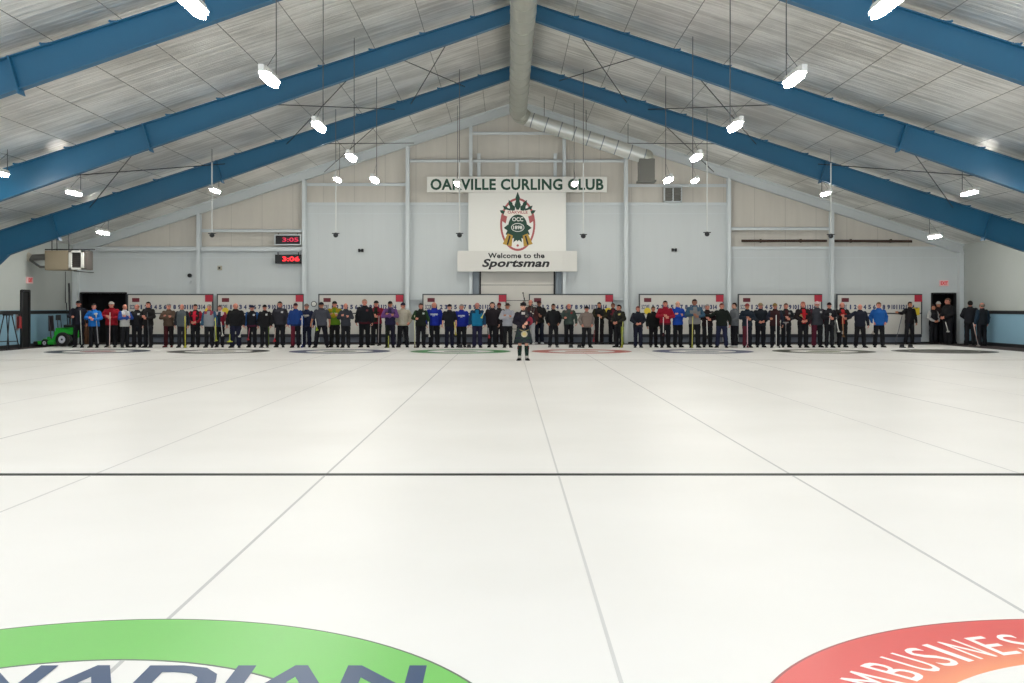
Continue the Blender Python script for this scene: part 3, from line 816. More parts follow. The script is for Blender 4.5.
def remesh(mb, vox, ratio=None, name='m'):
    me = bpy.data.meshes.new(name); me.from_pydata(mb.v, [], mb.f); me.update()
    o = bpy.data.objects.new(name, me); C.objects.link(o)
    r = o.modifiers.new('r', 'REMESH'); r.mode = 'VOXEL'; r.voxel_size = vox
    s = o.modifiers.new('s', 'SMOOTH'); s.factor = .5; s.iterations = 2
    if ratio:
        d = o.modifiers.new('d', 'DECIMATE'); d.ratio = ratio
    dg = bpy.context.evaluated_depsgraph_get()
    out = bpy.data.meshes.new_from_object(o.evaluated_get(dg))
    bpy.data.objects.remove(o)
    out.polygons.foreach_set('use_smooth', [True] * len(out.polygons))
    return out

def hand(mb, w, h, side):
    """palm, four curled fingers of unequal length and a thumb from the palm's side"""
    d = (h - w).normalized()
    s = Vector((0, 0, 1)) if abs(d.z) < .75 else Vector((0, -1, 0))     # thumb side
    s = (s - d * s.dot(d)).normalized()
    inn = d.cross(s) * (1 if side < 0 else -1)
    if inn.y > 0 and abs(d.z) < .75: inn = -inn
    c = w + d * .055
    for k in range(-1, 3):
        off = s * (.030 - .020 * (k + 1))
        a = w + off * .6; b2 = c + off + d * .03
        mb.capsule(a, b2, .014, .0135, 8)
    for k, l in enumerate((.070, .080, .074, .058)):
        off = s * (.031 - .0207 * k)
        p0 = c + off + d * .035; p1 = p0 + (d * .85 - inn * .5) * l * .42; p2 = p1 + (d * .25 - inn * .95) * l * .33; p3 = p2 + (-d * .45 - inn * .7) * l * .25
        mb.capsule(p0, p1, .0092, .0088, 8); mb.capsule(p1, p2, .0088, .0082, 8); mb.capsule(p2, p3, .0082, .0072, 8)
    t0 = w + s * .022 + d * .02; t1 = t0 + (s * .7 + d * .7 - inn * .2) * .035; t2 = t1 + (d * .75 + s * .1 - inn * .65) * .032
    mb.capsule(t0, t1, .0125, .0105, 8); mb.capsule(t1, t2, .0105, .0085, 8)

def body_mesh(pn, kilt=False):
    p = POSES[pn]; mb = MB(); hw = p['wide']
    # head, face
    mb.ball(HEAD + Vector((0, .012, .022)), (.074, .092, .098), 20, 14)
    mb.ball(HEAD + Vector((0, -.018, -.045)), (.056, .066, .066), 16, 10)
    mb.ball(HEAD + Vector((0, -.062, -.088)), (.026, .022, .02), 10, 8)
    mb.capsule(HEAD + Vector((0, -.082, .012)), HEAD + Vector((0, -.104, -.022)), .009, .014, 8)
    mb.ball(HEAD + Vector((0, -.088, -.062)), (.022, .009, .009), 10, 6)
    for s in (-1, 1):
        mb.ball(HEAD + Vector((s * .076, .012, -.008)), (.012, .02, .031), 8, 8)
        mb.ball(HEAD + Vector((s * .042, -.062, -.03)), (.022, .02, .022), 8, 8)
        mb.ball(HEAD + Vector((s * .03, -.078, .022)), (.022, .01, .008), 8, 6)
    mb.cone((0, .02, 1.40), (0, .005, 1.56), .062, .055, 14)
    # trunk
    mb.rings([(0, 0, .86, .13, .09), (0, 0, .94, .165, .108), (0, 0, 1.06, .148, .098), (0, 0, 1.22, .165, .11), (0, .005, 1.34, .175, .105), (0, .01, 1.41, .13, .08), (0, .015, 1.46, .07, .062)], 22)
    for s, k in ((-1, 'r'), (1, 'l')):
        e, w, h = p[k]
        mb.capsule(SH[s], e, .050, .040, 12); mb.capsule(e, w, .040, .026, 12)
        hand(mb, w, h, s)
        hip = Vector((s * .085, 0, .90)); kn = Vector((s * (.098 + hw * .5), -.012, .49)); an = Vector((s * (.105 + hw), .01, .085))
        mb.capsule(hip, kn, .082, .052, 14); mb.capsule(kn, (kn + an) / 2 + Vector((0, .018, .03)), .050, .052, 14); mb.capsule((kn + an) / 2 + Vector((0, .018, .03)), an, .050, .034, 14)
        mb.capsule(an + Vector((0, .02, -.045)), an + Vector((s * .02, -.12, -.055)), .032, .026, 10)
    me = remesh(mb, .0068, .35, 'body')
    for m in (cloth((10, 10, 10)),) * 4: me.materials.append(m)
    for f in me.polygons:
        c = f.center - HEAD; mi = 0
        if c.y < -.05:
            for s in (-1, 1):
                if abs(c.x - s * .031) < .013 and abs(c.z - .005) < .007: mi = 1
                if abs(c.x - s * .031) < .018 and abs(c.z - .028) < .005: mi = 2
            if abs(c.x) < .023 and abs(c.z + .062) < .006 and c.y < -.07: mi = 3
        f.material_index = mi
    return me

def near_arm(p, c, pad=0):
    best = 9
    for s, k in ((-1, 'r'), (1, 'l')):
        e, w, h = p[k]
        for a, b2, r in ((SH[s], e, .078), (e, w, .06)):
            ab = b2 - a; t = max(0, min(1, (c - a).dot(ab) / ab.length_squared)); d = (c - (a + ab * t)).length - r
            best = min(best, d)
    return best
def jacket_mesh(pn, short=False):
    p = POSES[pn]; mb = MB()
    mb.rings([(0, 0, .84, .195, .135), (0, 0, .90, .20, .14), (0, 0, 1.02, .188, .135), (0, -.003, 1.18, .20, .143), (0, 0, 1.32, .208, .138), (0, .008, 1.40, .185, .115), (0, .012, 1.455, .115, .088), (0, .012, 1.485, .078, .072)], 26)
    mb.rings([(0, .01, 1.45, .082, .078), (0, .005, 1.515, .072, .072)], 18)
    for s, k in ((-1, 'r'), (1, 'l')):
        e, w, h = p[k]
        mb.capsule(SH[s] + Vector((-s * .012, 0, -.012)), e, .075, .066, 14)
        if not short: mb.capsule(e, w - (w - e).normalized() * .01, .066, .05, 14)
    me = remesh(mb, .0135, .6, 'jacket')
    for _ in range(7): me.materials.append(cloth((10, 10, 10)))
    for v in me.vertices:
        c = v.co
        n = noise.noise(Vector((c.x * 7, c.y * 7, c.z * 13))) * .012 + noise.noise(c * 24) * .005
        v.co = c + v.normal * n
    for f in me.polygons:
        c = f.center; mi = 0
        arm = near_arm(p, c) < .012 and (abs(c.x) > .165 or c.y < -.165) 
        if pn in ('fold',) and c.y < -.14 and 1.1 < c.z < 1.32: arm = True
        if arm: mi = 1
        elif c.y < -.03 and abs(c.x) < .055 and c.z < 1.47: mi = 2
        if mi in (0, 2):
            if c.z < .93: mi = 4
            elif c.y < -.03 and 1.245 < c.z < 1.30 and abs(c.x) < .12: mi = 5
            elif c.y < -.03 and .055 < c.x < .135 and 1.30 < c.z < 1.37: mi = 6
            elif c.z > 1.34 and mi == 0: mi = 3
        f.material_index = mi
    me.update()
    return me
def trouser_mesh(wide):
    mb = MB()
    mb.rings([(0, 0, .84, .165, .12), (0, 0, .90, .18, .125), (0, 0, 1.0, .165, .115)], 22)
    for s in (-1, 1):
        kn = Vector((s * (.10 + wide * .5), -.01, .49)); an = Vector((s * (.106 + wide), .012, .075))
        mb.capsule((s * .088, 0, .88), kn, .1, .08, 14); mb.cone(kn, an, .08, .073, 14); mb.ball(kn, .08)
    me = remesh(mb, .0135, .6, 'trousers')
    for _ in range(3): me.materials.append(cloth((10, 10, 10)))
    for v in me.vertices:
        c = v.co; v.co = c + v.normal * (noise.noise(Vector((c.x * 8, c.y * 8, c.z * 12))) * .012)
    for f in me.polygons:
        c = f.center
        f.material_index = 1 if c.x < -.01 and c.z < .86 else (2 if c.x > .155 + wide * .5 else 0)
    return me
def shoe_mesh():
    mb = MB()
    mb.ball((0, .02, .055), (.045, .06, .05)); mb.ball((0, -.09, .038), (.047, .085, .036)); mb.capsule((0, .01, .05), (0, -.1, .035), .04, .035)
    mb.bevbox(-.047, .047, -.17, .075, 0.0, .03, .012)
    me = remesh(mb, .008, .5, 'shoe'); me.materials.append(cloth((10, 10, 10)))
    for v in me.vertices: v.co.z = max(v.co.z, 0.002)
    return me
def shell(test, r, off, thick, name, extra=None):
    mb = MB(); mb.ball(HEAD + Vector(off), r, 28, 18)
    me = bpy.data.meshes.new(name); me.from_pydata(mb.v, [], mb.f)
    bm = bmesh.new(); bm.from_mesh(me)
    dead = [f for f in bm.faces if not test(f.calc_center_median() - HEAD)]
    bmesh.ops.delete(bm, geom=dead, context='FACES')
    bmesh.ops.solidify(bm, geom=bm.faces[:], thickness=thick)
    m2 = MB(); m2.frombm(bm); bm.free()
    if extra: extra(m2)
    return m2.mesh(name, [cloth((10, 10, 10))], True)
R0 = (.084, .104, .108); O0 = (0, .014, .022); _pc = [0]
hair_short = shell(lambda c: c.z > .055 or (c.y > -.01 and c.z > -.02) or (c.y > .04 and c.z > -.07), R0, O0, .012, 'hair')
hair_fringe = shell(lambda c: c.z < .05 and ((c.y > -.02 and c.z > -.02) or (c.y > .03 and c.z > -.06)), R0, O0, .010, 'hair')
def brim(m2):
    n = 14; vs = []
    for i in range(n + 1):
        a = PI + PI * i / n
        for r, z in ((.082, .045), (.082, .037)):
            vs.append(HEAD + Vector((r * math.cos(a), .0 + r * math.sin(a), z)))
        vs.append(HEAD + Vector((.085 * math.cos(a), .0 + .17 * math.sin(a) , .030 + .004)))
        vs.append(HEAD + Vector((.085 * math.cos(a), .0 + .17 * math.sin(a) , .026)))
    fs = []
    for i in range(n):
        a = 4 * i; b2 = a + 4
        fs += [(a, b2, b2 + 2, a + 2), (a + 1, a + 3, b2 + 3, b2 + 1), (a + 2, b2 + 2, b2 + 3, a + 3), (a, a + 1, b2 + 1, b2)]
    m2.add(vs, fs)
RC = (.088, .108, .105); OC = (0, .012, .028)
cap = shell(lambda c: c.z > .035, RC, OC, .008, 'cap', brim)
def roll(m2):
    n = 24; pts = [HEAD + Vector((.089 * math.cos(2 * PI * i / n), .012 + .108 * math.sin(2 * PI * i / n), .035)) for i in range(n)]
    for i in range(n): m2.cone(pts[i], pts[(i + 1) % n], .014, .014, 8)
beanie = shell(lambda c: c.z > .03, (.089, .11, .115), OC, .01, 'knit_hat', roll)
hood = shell(lambda c: c.z > .065 or c.y > -.01 and c.z > -.12, (.105, .118, .125), (0, .02, .012), .014, 'hood')
def wbrim(m2):
    n = 28; vs = []
    for i in range(n):
        a = 2 * PI * i / n
        vs += [HEAD + Vector((r * math.cos(a), .012 + r * 1.1 * math.sin(a), z)) for r, z in ((.085, .05), (.135, .036), (.135, .030), (.085, .04))]
    fs = []
    for i in range(n):
        a = 4 * i; b2 = 4 * ((i + 1) % n)
        for k in range(4): fs.append((a + k, a + (k + 1) % 4, b2 + (k + 1) % 4, b2 + k))
    m2.add(vs, fs)
hat = shell(lambda c: c.z > .035, RC, OC, .008, 'hat', wbrim)
beard = shell(lambda c: c.z < -.045 and c.y < .0, (.066, .082, .085), (0, -.012, -.03), .01, 'beard')
HAIR = dict(short=('hair', hair_short), fringe=('hair', hair_fringe), cap=('cap', cap), beanie=('knit_hat', beanie), hood=('hood', hood), hat=('hat', hat))

BODY = {}; JACK = {}; TROU = {}
SHOE = shoe_mesh()
def getp(pn, short=False):
    if pn not in BODY: BODY[pn] = body_mesh(pn)
    if (pn, short) not in JACK: JACK[(pn, short)] = jacket_mesh(pn, short)
    w = POSES[pn]['wide']
    if w not in TROU: TROU[w] = trouser_mesh(w)
    return BODY[pn], JACK[(pn, short)], TROU[w]
def omat(o, mats):
    for sl, m in zip(o.material_slots, mats):
        sl.link = 'OBJECT'; sl.material = m
SK = {'r': (196, 128, 108), 'p': (212, 158, 134), 't': (176, 116, 88), 'd': (150, 98, 76)}
def skin(k): return mat('skin_' + k, SK[k], .55, var=.05, vscale=30)
M_eye = mat('eye_dark', (40, 30, 28), .4); M_brow = mat('brow', (86, 66, 54), .8); M_lip = mat('lip', (160, 82, 76), .5)
BK = (24, 25, 30); NV = (30, 38, 66); CH = (62, 64, 70)

def person(px, ytop, label, pn='down', rz=0, J=BK, sleeve=None, front=None, should=None, hem=None, band=None, logo=None, T_=BK, leg=None, stripe=None,
           top='short', tc_=(70, 56, 46), sk='r', girth=1.0, Y=42.0, shoe=(26, 24, 24), short=False, facial=None, lean=0):
    if Y == 42.0:
        _pc[0] += 1; Y += (-.14, .16)[_pc[0] % 2]
    H = CZ + (VY - ytop) * Y / F
    s = H / 1.745
    X = (px - VX) * Y / F
    t = thing('person', label, 'person', (X, Y, 0), rz)
    t.rotation_euler = (0, lean, rz)
    t.scale = (s * girth * 1.04, s * girth * 1.04, s)
    B, Jm, Tm = getp(pn, short)
    o = put('body', B, t); omat(o, [skin(sk), M_eye, M_brow, M_lip])
    j = cloth(J)
    o = put('shirt' if short else 'jacket', Jm, t)
    omat(o, [j, cloth(sleeve or J), cloth(front or J), cloth(should or J), cloth(hem or J), cloth(band or front or J), cloth(logo or should or J)])
    o = put('trousers', Tm, t); omat(o, [cloth(T_), cloth(leg or T_), cloth(stripe or T_)])
    w = POSES[pn]['wide']
    for q in (-1, 1):
        o = put('shoe', SHOE, t, (q * (.108 + w), .0, 0)); o.rotation_euler = (0, 0, q * .25); omat(o, [cloth(shoe)])
    nm, hm = HAIR[top]
    o = put(nm, hm, t); omat(o, [cloth(tc_)])
    if facial: o = put('beard', beard, t); omat(o, [cloth(facial)])
    return t

GH = (150, 148, 144); BH = (34, 28, 26); BR = (84, 60, 44); BL = (176, 150, 110)
person(78.5, 300.5, 'person in dark navy jacket and black cap beside green machine', 'onehold', .25, J=(26, 28, 40), T_=(22, 22, 28), top='cap', tc_=(18, 18, 22), girth=1.05)
person(94, 303.5, 'person in bright sky blue jacket with dark hair, before dark opening', 'hold', 0, J=(26, 116, 206), logo=(200, 225, 240), band=(30, 110, 190), tc_=BH, girth=1.08)
person(111.5, 301.5, 'broad person in red jacket and pale grey cap', 'hold', 0, J=(150, 14, 34), top='cap', tc_=(180, 176, 168), girth=1.14, T_=(18, 18, 22))
person(124.8, 304, 'grey haired person turned right in white, blue and grey jacket', 'fold', .9, J=(196, 196, 194), sleeve=(40, 74, 150), should=(226, 228, 232), top='fringe', tc_=(160, 120, 110), sk='r')
person(137, 304, 'ruddy faced person in all black with small white chest logo', 'down', 0, logo=(220, 220, 220), top='fringe', tc_=(110, 84, 72), girth=1.08)
person(148.3, 301.5, 'tall dark haired person in black, tan gloved hands on broom', 'hold', -.25, J=(26, 24, 24), tc_=BH, girth=1.02)
person(168.7, 303.5, 'person in brown jacket and maroon trousers with folded arms', 'fold', 0, J=(86, 70, 58), T_=(24, 16, 20), leg=(60, 14, 22), shoe=(96, 24, 30), top='short', tc_=GH, girth=1.05)
person(182, 304, 'bald person in grey green shirt with dark sleeves, yellow poled broom', 'down', 0, J=(84, 92, 96), sleeve=(30, 32, 40), T_=(34, 34, 42), top='fringe', tc_=(176, 150, 140))
person(195.3, 304, 'dark haired person in black jacket with bright red front', 'front', 0, J=(30, 22, 26), sleeve=(140, 20, 40), front=(206, 30, 56), tc_=BH)
person(209.2, 304, 'grey haired person in light grey vest with red and blue sleeves', 'down', 0, J=(148, 152, 160), sleeve=(54, 90, 120), should=(150, 60, 76), tc_=GH, girth=1.03)
person(219.8, 305, 'person in maroon and navy jacket holding white broom head low', 'onehold', .1, J=(120, 20, 44), front=(30, 44, 66), sleeve=(150, 60, 76), should=(224, 214, 214), hem=(40, 60, 80), tc_=(66, 52, 46))
person(235.6, 303, 'bald person in oversized plain black coat', 'down', 0, J=(20, 20, 24), T_=(26, 28, 50), top='fringe', tc_=(190, 150, 140), girth=1.2, sk='r')
person(252, 305, 'person in black vest, blue sleeves, maroon cuffs and navy cap', 'down', 0, J=(20, 24, 34), sleeve=(36, 92, 158), hem=(70, 20, 46), logo=(220, 225, 230), top='cap', tc_=(34, 36, 64), girth=1.05)
person(264.7, 304.5, 'person in black cap and black jacket with big white chest patch', 'down', 0, J=(22, 22, 26), logo=(230, 232, 232), stripe=(90, 110, 50), top='cap', tc_=(28, 24, 30), girth=.98)
person(279.9, 301.3, 'tall dark haired person in charcoal jacket with white chest logo', 'down', 0, J=(48, 48, 56), logo=(225, 225, 225), tc_=(44, 34, 30), girth=1.07)
person(295.6, 303, 'person in deep blue jacket with one maroon trouser leg', 'down', 0, J=(24, 60, 128), hem=(24, 40, 80), leg=(96, 24, 44), top='cap', tc_=(54, 26, 34), T_=(20, 20, 30))
person(306.6, 303.6, 'person in flat grey cap and navy jacket with white stripe', 'onehold', -.1, J=(26, 34, 62), band=(210, 205, 190), top='cap', tc_=(128, 112, 104), T_=(20, 24, 44), girth=1.05)
person(321.3, 302, 'person in dark cap and short sleeved grey shirt, legs apart', 'downw', 0, J=(74, 76, 86), sleeve=(66, 68, 78), short=True, top='cap', tc_=(30, 30, 40), T_=(20, 20, 30), sk='t', girth=1.1)
person(334.6, 301, 'person in yellow and green jacket with white band, black cap', 'fold', 0, J=(96, 138, 30), sleeve=(168, 148, 20), should=(160, 140, 20), band=(220, 222, 180), top='cap', tc_=(26, 26, 24), girth=1.05, T_=(22, 22, 22))
person(345.7, 303, 'bald person in dark grey jacket with folded arms', 'fold', 0, J=(52, 54, 62), top='fringe', tc_=(160, 110, 100), sk='r', girth=.98)
person(364.6, 299, 'very tall person in black jacket with maroon hem, light hair', 'down', 0, J=(24, 26, 32), hem=(66, 18, 30), logo=(120, 60, 66), tc_=(176, 140, 116), girth=1.08, T_=(18, 20, 26))
person(376.2, 300.5, 'person in maroon jacket with black front and black cap', 'hold', 0, J=(126, 22, 48), front=(26, 40, 30), band=(30, 40, 32), top='cap', tc_=(24, 26, 26), Y=44.4, girth=1.1)
person(390.2, 301, 'person in purple and navy patterned jacket with black cap', 'fold', 0, J=(34, 30, 60), sleeve=(110, 70, 130), should=(90, 66, 116), top='cap', tc_=(26, 24, 26), T_=(24, 22, 40), leg=(24, 30, 24), sk='t')
person(403, 302.5, 'person in cream fleece and navy cap', 'pocket', 0, J=(194, 186, 168), front=(200, 192, 176), top='cap', tc_=(44, 40, 60), girth=1.1)
person(420.8, 303, 'dark haired person in black and green jacket with white logo', 'onehold', .1, J=(28, 36, 30), sleeve=(30, 60, 36), logo=(200, 215, 205), band=(26, 34, 28), tc_=(50, 36, 32), girth=1.03)
person(434.2, 302, 'taller person in royal blue jacket with white chest lettering', 'down', 0, J=(24, 44, 160), band=(220, 228, 240), front=(30, 52, 176), tc_=(176, 150, 136), top='fringe', girth=1.15)
person(449.4, 304, 'person in black cap, black shirt, and wide trousers between blue jackets', 'down', 0, J=(26, 28, 34), short=True, top='cap', tc_=(34, 26, 30), T_=(22, 24, 44), sk='p')
person(461.5, 304, 'shorter person in royal blue jacket holding yellow broom head', 'down', 0, J=(24, 44, 156), band=(214, 222, 236), tc_=GH, girth=1.08)
person(477.2, 302.8, 'person in teal jacket with dark shoulders and red white cap', 'down', 0, J=(22, 124, 170), sleeve=(22, 64, 96), should=(24, 50, 76), top='cap', tc_=(216, 150, 140), T_=(34, 32, 60), girth=1.05)
person(492.3, 302, 'person in black hooded jacket, hood up', 'down', 0, J=(34, 28, 34), top='hood', tc_=(28, 22, 26), sk='p')
person(499.2, 302.5, 'person in dark red cap half hidden behind the hooded one', 'down', 0, J=(28, 26, 32), top='cap', tc_=(110, 24, 36), Y=45.9, sk='d', T_=(22, 18, 26))
person(507.6, 303, 'person in pale grey jacket with arms crossed and dark hat', 'fold', 0, J=(176, 178, 188), sleeve=(190, 190, 198), top='hat', tc_=(60, 46, 40), sk='t', shoe=(24, 24, 26))
person(530.6, 299.5, 'red faced person in dark vest and pale grey trousers behind piper', 'down', -.2, J=(60, 34, 34), T_=(170, 172, 176), top='fringe', tc_=(120, 80, 66), Y=45.6, shoe=(220, 220, 220), girth=.95)
person(539.2, 300.5, 'person in black with hands raised, right behind the piper', 'hold', 0, J=(22, 22, 24), top='cap', tc_=(60, 20, 28), Y=46.2, shoe=(220, 220, 222), sk='d', T_=(18, 24, 40))
person(553.4, 303.5, 'person all in black, hands in pockets, pale soled shoes', 'pocket', 0, J=(20, 22, 26), tc_=BH, sk='d', shoe=(120, 120, 120), girth=.98)
person(568.8, 303.5, 'bald person in grey green jacket with red left shoulder', 'onehold', 0, J=(58, 72, 68), should=(80, 70, 66), logo=(150, 40, 50), Y=45.9, top='fringe', tc_=(206, 120, 120), girth=1.08)
person(586.6, 306, 'short person in grey brown fleece and black cap', 'pocket', .2, J=(136, 122, 114), sleeve=(128, 120, 114), top='cap', tc_=(24, 22, 24), girth=1.03)
person(599.2, 302, 'person in black with yellow trimmed sleeves, broom upright before them', 'hold', 0, J=(22, 22, 24), sleeve=(40, 36, 20), Y=45.9, tc_=BH, sk='t', T_=(22, 16, 20))
person(613, 302.8, 'person in black and maroon behind one turned left', 'front', 0, J=(28, 22, 26), front=(96, 24, 40), Y=45.9, tc_=(80, 50, 44), sk='d', T_=(20, 20, 26))
person(619, 304.5, 'person turned left in black jacket with yellow arm stripe', 'front', -.8, J=(26, 28, 28), sleeve=(36, 38, 30), stripe=(150, 160, 60), logo=(200, 190, 110), tc_=(32, 26, 22), girth=1.1)
person(638, 306, 'ruddy person in dark navy jacket beside the pale column', 'front', 0, J=(24, 28, 40), tc_=(120, 70, 62), sk='r', T_=(24, 26, 46), girth=1.02)
person(653.3, 306, 'short dark haired person in plain black left of red jacket', 'down', .1, J=(20, 22, 22), tc_=(60, 50, 38), sk='t', T_=(18, 16, 20))
person(665.2, 300.5, 'person in crimson jacket with dark hair', 'hold', 0, J=(156, 18, 44), hem=(80, 16, 30), tc_=(44, 32, 30), girth=1.05)
person(677.8, 301, 'blond person in bright blue jacket with folded arms', 'fold', .2, J=(28, 78, 186), sleeve=(28, 74, 180), top='fringe', tc_=(206, 176, 130), sk='p')
person(694.6, 299, 'very tall person in grey vest with slate blue sleeves', 'hold', 0, J=(136, 136, 136), sleeve=(54, 86, 110), should=(70, 96, 118), tc_=(50, 34, 32), sk='d', girth=1.1)
person(707.3, 304, 'grey haired person in black jacket with yellow chest stripe', 'hold', 0, J=(34, 22, 26), band=(206, 160, 60), logo=(200, 200, 190), tc_=GH, girth=1.1)
person(721.7, 303, 'person in black sweater and blue jeans reaching out left', 'reach', -.3, J=(22, 30, 26), T_=(34, 38, 66), tc_=(110, 60, 52), sk='r', girth=1.08)
person(734.4, 302.5, 'person in grey jacket seen in profile facing left', 'front', -1.2, J=(104, 108, 112), tc_=(50, 34, 30), sk='p', shoe=(210, 210, 205), T_=(24, 24, 30))
person(747.2, 303.3, 'person in dark navy jacket with one maroon trouser leg', 'hold', 0, J=(26, 38, 50), T_=(22, 24, 34), leg=(90, 30, 46), top='cap', tc_=(140, 60, 60), sk='t')
person(760.5, 302.8, 'person in black jacket and straw coloured hat, hands at waist', 'front', 0, J=(24, 30, 38), top='hat', tc_=(156, 134, 100), girth=1.06, T_=(20, 20, 28))
person(775, 303, 'person in dark maroon jacket and tan cap', 'onehold', -.2, J=(50, 24, 28), sleeve=(30, 34, 50), top='cap', tc_=(140, 116, 66), sk='t')
person(786, 303, 'person in black jacket holding a grey broom head at chest', 'hold', 0, J=(28, 32, 36), front=(60, 26, 30), logo=(150, 150, 150), tc_=(96, 74, 66), girth=1.03)
person(803, 301.5, 'ruddy person in black jacket open over bright red shirt', 'front', 0, J=(28, 20, 24), front=(186, 26, 40), hem=(22, 20, 24), tc_=(150, 84, 70), girth=1.05, sk='r')
person(817, 301.3, 'bearded person in white and red cap and charcoal vest', 'down', 0, J=(56, 58, 66), sleeve=(70, 34, 46), logo=(220, 220, 220), leg=(84, 22, 44), top='cap', tc_=(220, 190, 190), facial=(190, 186, 180), girth=1.12)
person(829.3, 302.3, 'person in black cap with white broom head crossed at chest', 'hold', 0, J=(26, 26, 32), top='cap', tc_=(40, 24, 30), girth=.98)
person(842.1, 302, 'person in black jacket, red front, holding wooden poled broom', 'hold', 0, J=(28, 24, 24), front=(170, 30, 36), tc_=(170, 100, 84), top='fringe', girth=1.05)
person(860, 304, 'bald person in dark navy jacket reaching out left', 'reach', 0, J=(26, 30, 44), top='fringe', tc_=(196, 160, 156), T_=(20, 20, 26), girth=1.08)
person(878.8, 302, 'brown haired person in bright blue jacket at the right end', 'pocket', 0, J=(24, 92, 170), sleeve=(24, 88, 164), tc_=(110, 80, 54), girth=1.08)
person(909, 301.5, 'person in black leaning in front of the rightmost scoreboard', 'reach', .25, J=(26, 24, 28), tc_=(54, 34, 34), Y=45.9, sk='t', lean=.03)
person(933.2, 304.5, 'person in dark clothes with white sleeve at doorway edge', 'front', .3, J=(26, 26, 30), sleeve=(190, 190, 188), tc_=(60, 46, 44), Y=46.2, sk='t')
person(938.4, 301.5, 'person in white knitted hat standing in the right doorway', 'hold', 0, J=(34, 26, 28), sleeve=(90, 40, 40), top='beanie', tc_=(206, 204, 200), Y=46.8, sk='t')
person(948, 298, 'tall person in long black coat facing left in right doorway', 'front', -1.3, J=(22, 22, 26), top='short', tc_=(96, 76, 66), Y=45.7, girth=1.12)
person(970.2, 300.5, 'dark haired person in black, back to camera, by right wall', 'front', 2.8, J=(24, 26, 32), tc_=(24, 20, 20), Y=44.6, girth=1.1)
person(982, 302.5, 'balding person in dark jacket, back to camera, by right wall', 'down', 3.4, J=(26, 30, 36), sleeve=(30, 50, 66), top='fringe', tc_=(120, 110, 96), Y=43.8, girth=1.1)

# ------------------------------------------------------------------ the piper
YP = 31.6
pxp = 523.2
H = CZ + (VY - 302.5) * YP / F
t = thing('person', 'kilted bagpiper in black doublet standing alone on the ice', 'person', ((pxp - VX) * YP / F, YP, 0), 0)
t.scale = (H / 1.745 * 1.04,) * 2 + (H / 1.745,)
pB, pJ, pT = getp('pipes')
o = put('body', pB, t); omat(o, [skin('p'), M_eye, M_brow, M_lip])
jk = pJ.copy()
bm = bmesh.new(); bm.from_mesh(jk)
bmesh.ops.delete(bm, geom=[f for f in bm.faces if f.calc_center_median().z < .97 and near_arm(POSES['pipes'], f.calc_center_median()) > .02], context='FACES')
bm.to_mesh(jk); bm.free()
o = put('doublet', jk, t); J = cloth((26, 22, 36)); omat(o, [J, J, cloth((40, 36, 46)), J, J, J, cloth((120, 110, 100))])
# kilt with pleats
M_kilt = bpy.data.materials.new('kilt_tartan'); M_kilt.use_nodes = True
nt = M_kilt.node_tree; b = nt.nodes['Principled BSDF']; b.inputs['Roughness'].default_value = .9
tc = nt.nodes.new('ShaderNodeTexCoord'); ck = nt.nodes.new('ShaderNodeTexChecker'); ck.inputs['Scale'].default_value = 14
ck.inputs['Color1'].default_value = lin((30, 52, 44)); ck.inputs['Color2'].default_value = lin((26, 30, 48))
nt.links.new(tc.outputs['Object'], ck.inputs[0]); nt.links.new(ck.outputs[0], b.inputs['Base Color'])
mb = MB(); n = 72; vs = []
prof = [(1.04, .155, .115, 0), (.95, .185, .135, .002), (.80, .215, .16, .008), (.65, .24, .18, .013), (.53, .262, .20, .016)]
for z, rx, ry, pl_ in prof:
    for i in range(n):
        a = 2 * PI * i / n; k = pl_ * (1 if i % 2 else -1) * (0.15 if math.sin(a) < -.6 else 1)
        vs.append(((rx + k) * math.cos(a), (ry + k) * math.sin(a), z))
for z, rx, ry, pl_ in reversed(prof):
    for i in range(n):
        a = 2 * PI * i / n; vs.append(((rx - .03) * math.cos(a), (ry - .03) * math.sin(a), z))
fs = []
m = len(prof) * 2
for j in range(m):
    a = j * n; c = ((j + 1) % m) * n
    fs += [(a + i, a + (i + 1) % n, c + (i + 1) % n, c + i) for i in range(n)]
mb.add(vs, fs); mb.build('kilt', M_kilt, t, True)
mb = MB(); mb.rings([(0, 0, 1.02, .17, .128), (0, 0, 1.06, .17, .128)], 32); mb.box(-.035, .035, -.14, -.125, 1.01, 1.07); mb.build('belt', M_black, t)
mb = MB(); mb.cone((0.03, -.225, .80), (0.03, -.17, .80), .088, .095, 28); mb.build('sporran', cloth((214, 206, 180)), t)
mb = MB(); mb.cone((0.03, -.232, .80), (0.03, -.225, .80), .05, .055, 24); mb.tube([(-.1, -.15, .93), (0.03, -.21, .88), (.16, -.14, .93)], .008, 6); mb.build('sporran_badge', mat('sporran_gold', (190, 170, 110), .4, metal=.4), t)
for s in (-1, 1):
    an = Vector((s * .105, .01, .085)); kn = Vector((s * .098, -.012, .49)); c = (kn + an) / 2 + Vector((0, .018, .03))
    mb = MB(); mb.capsule(kn + (c - kn) * .35, c, .058, .062, 16); mb.capsule(c, an, .062, .044, 16); mb.cone(kn + (c - kn) * .3, kn + (c - kn) * .5, .066, .066, 16)
    mb.build('hose', cloth((24, 44, 38)), t, True)
    mb = MB(); mb.box(s * .105 + s * .04, s * .105 + s * .065, -.03, .02, .34, .42); mb.build('garter_flash', cloth((120, 30, 36)), t)
    mb = MB(); mb.cone(an + Vector((0, 0, -.02)), an + Vector((0, 0, .06)), .06, .052, 16); mb.build('spat', cloth((196, 192, 184)), t, True)
    o = put('shoe', SHOE, t, (s * .108, 0, 0)); o.rotation_euler = (0, 0, s * .3); omat(o, [cloth((16, 16, 18))])
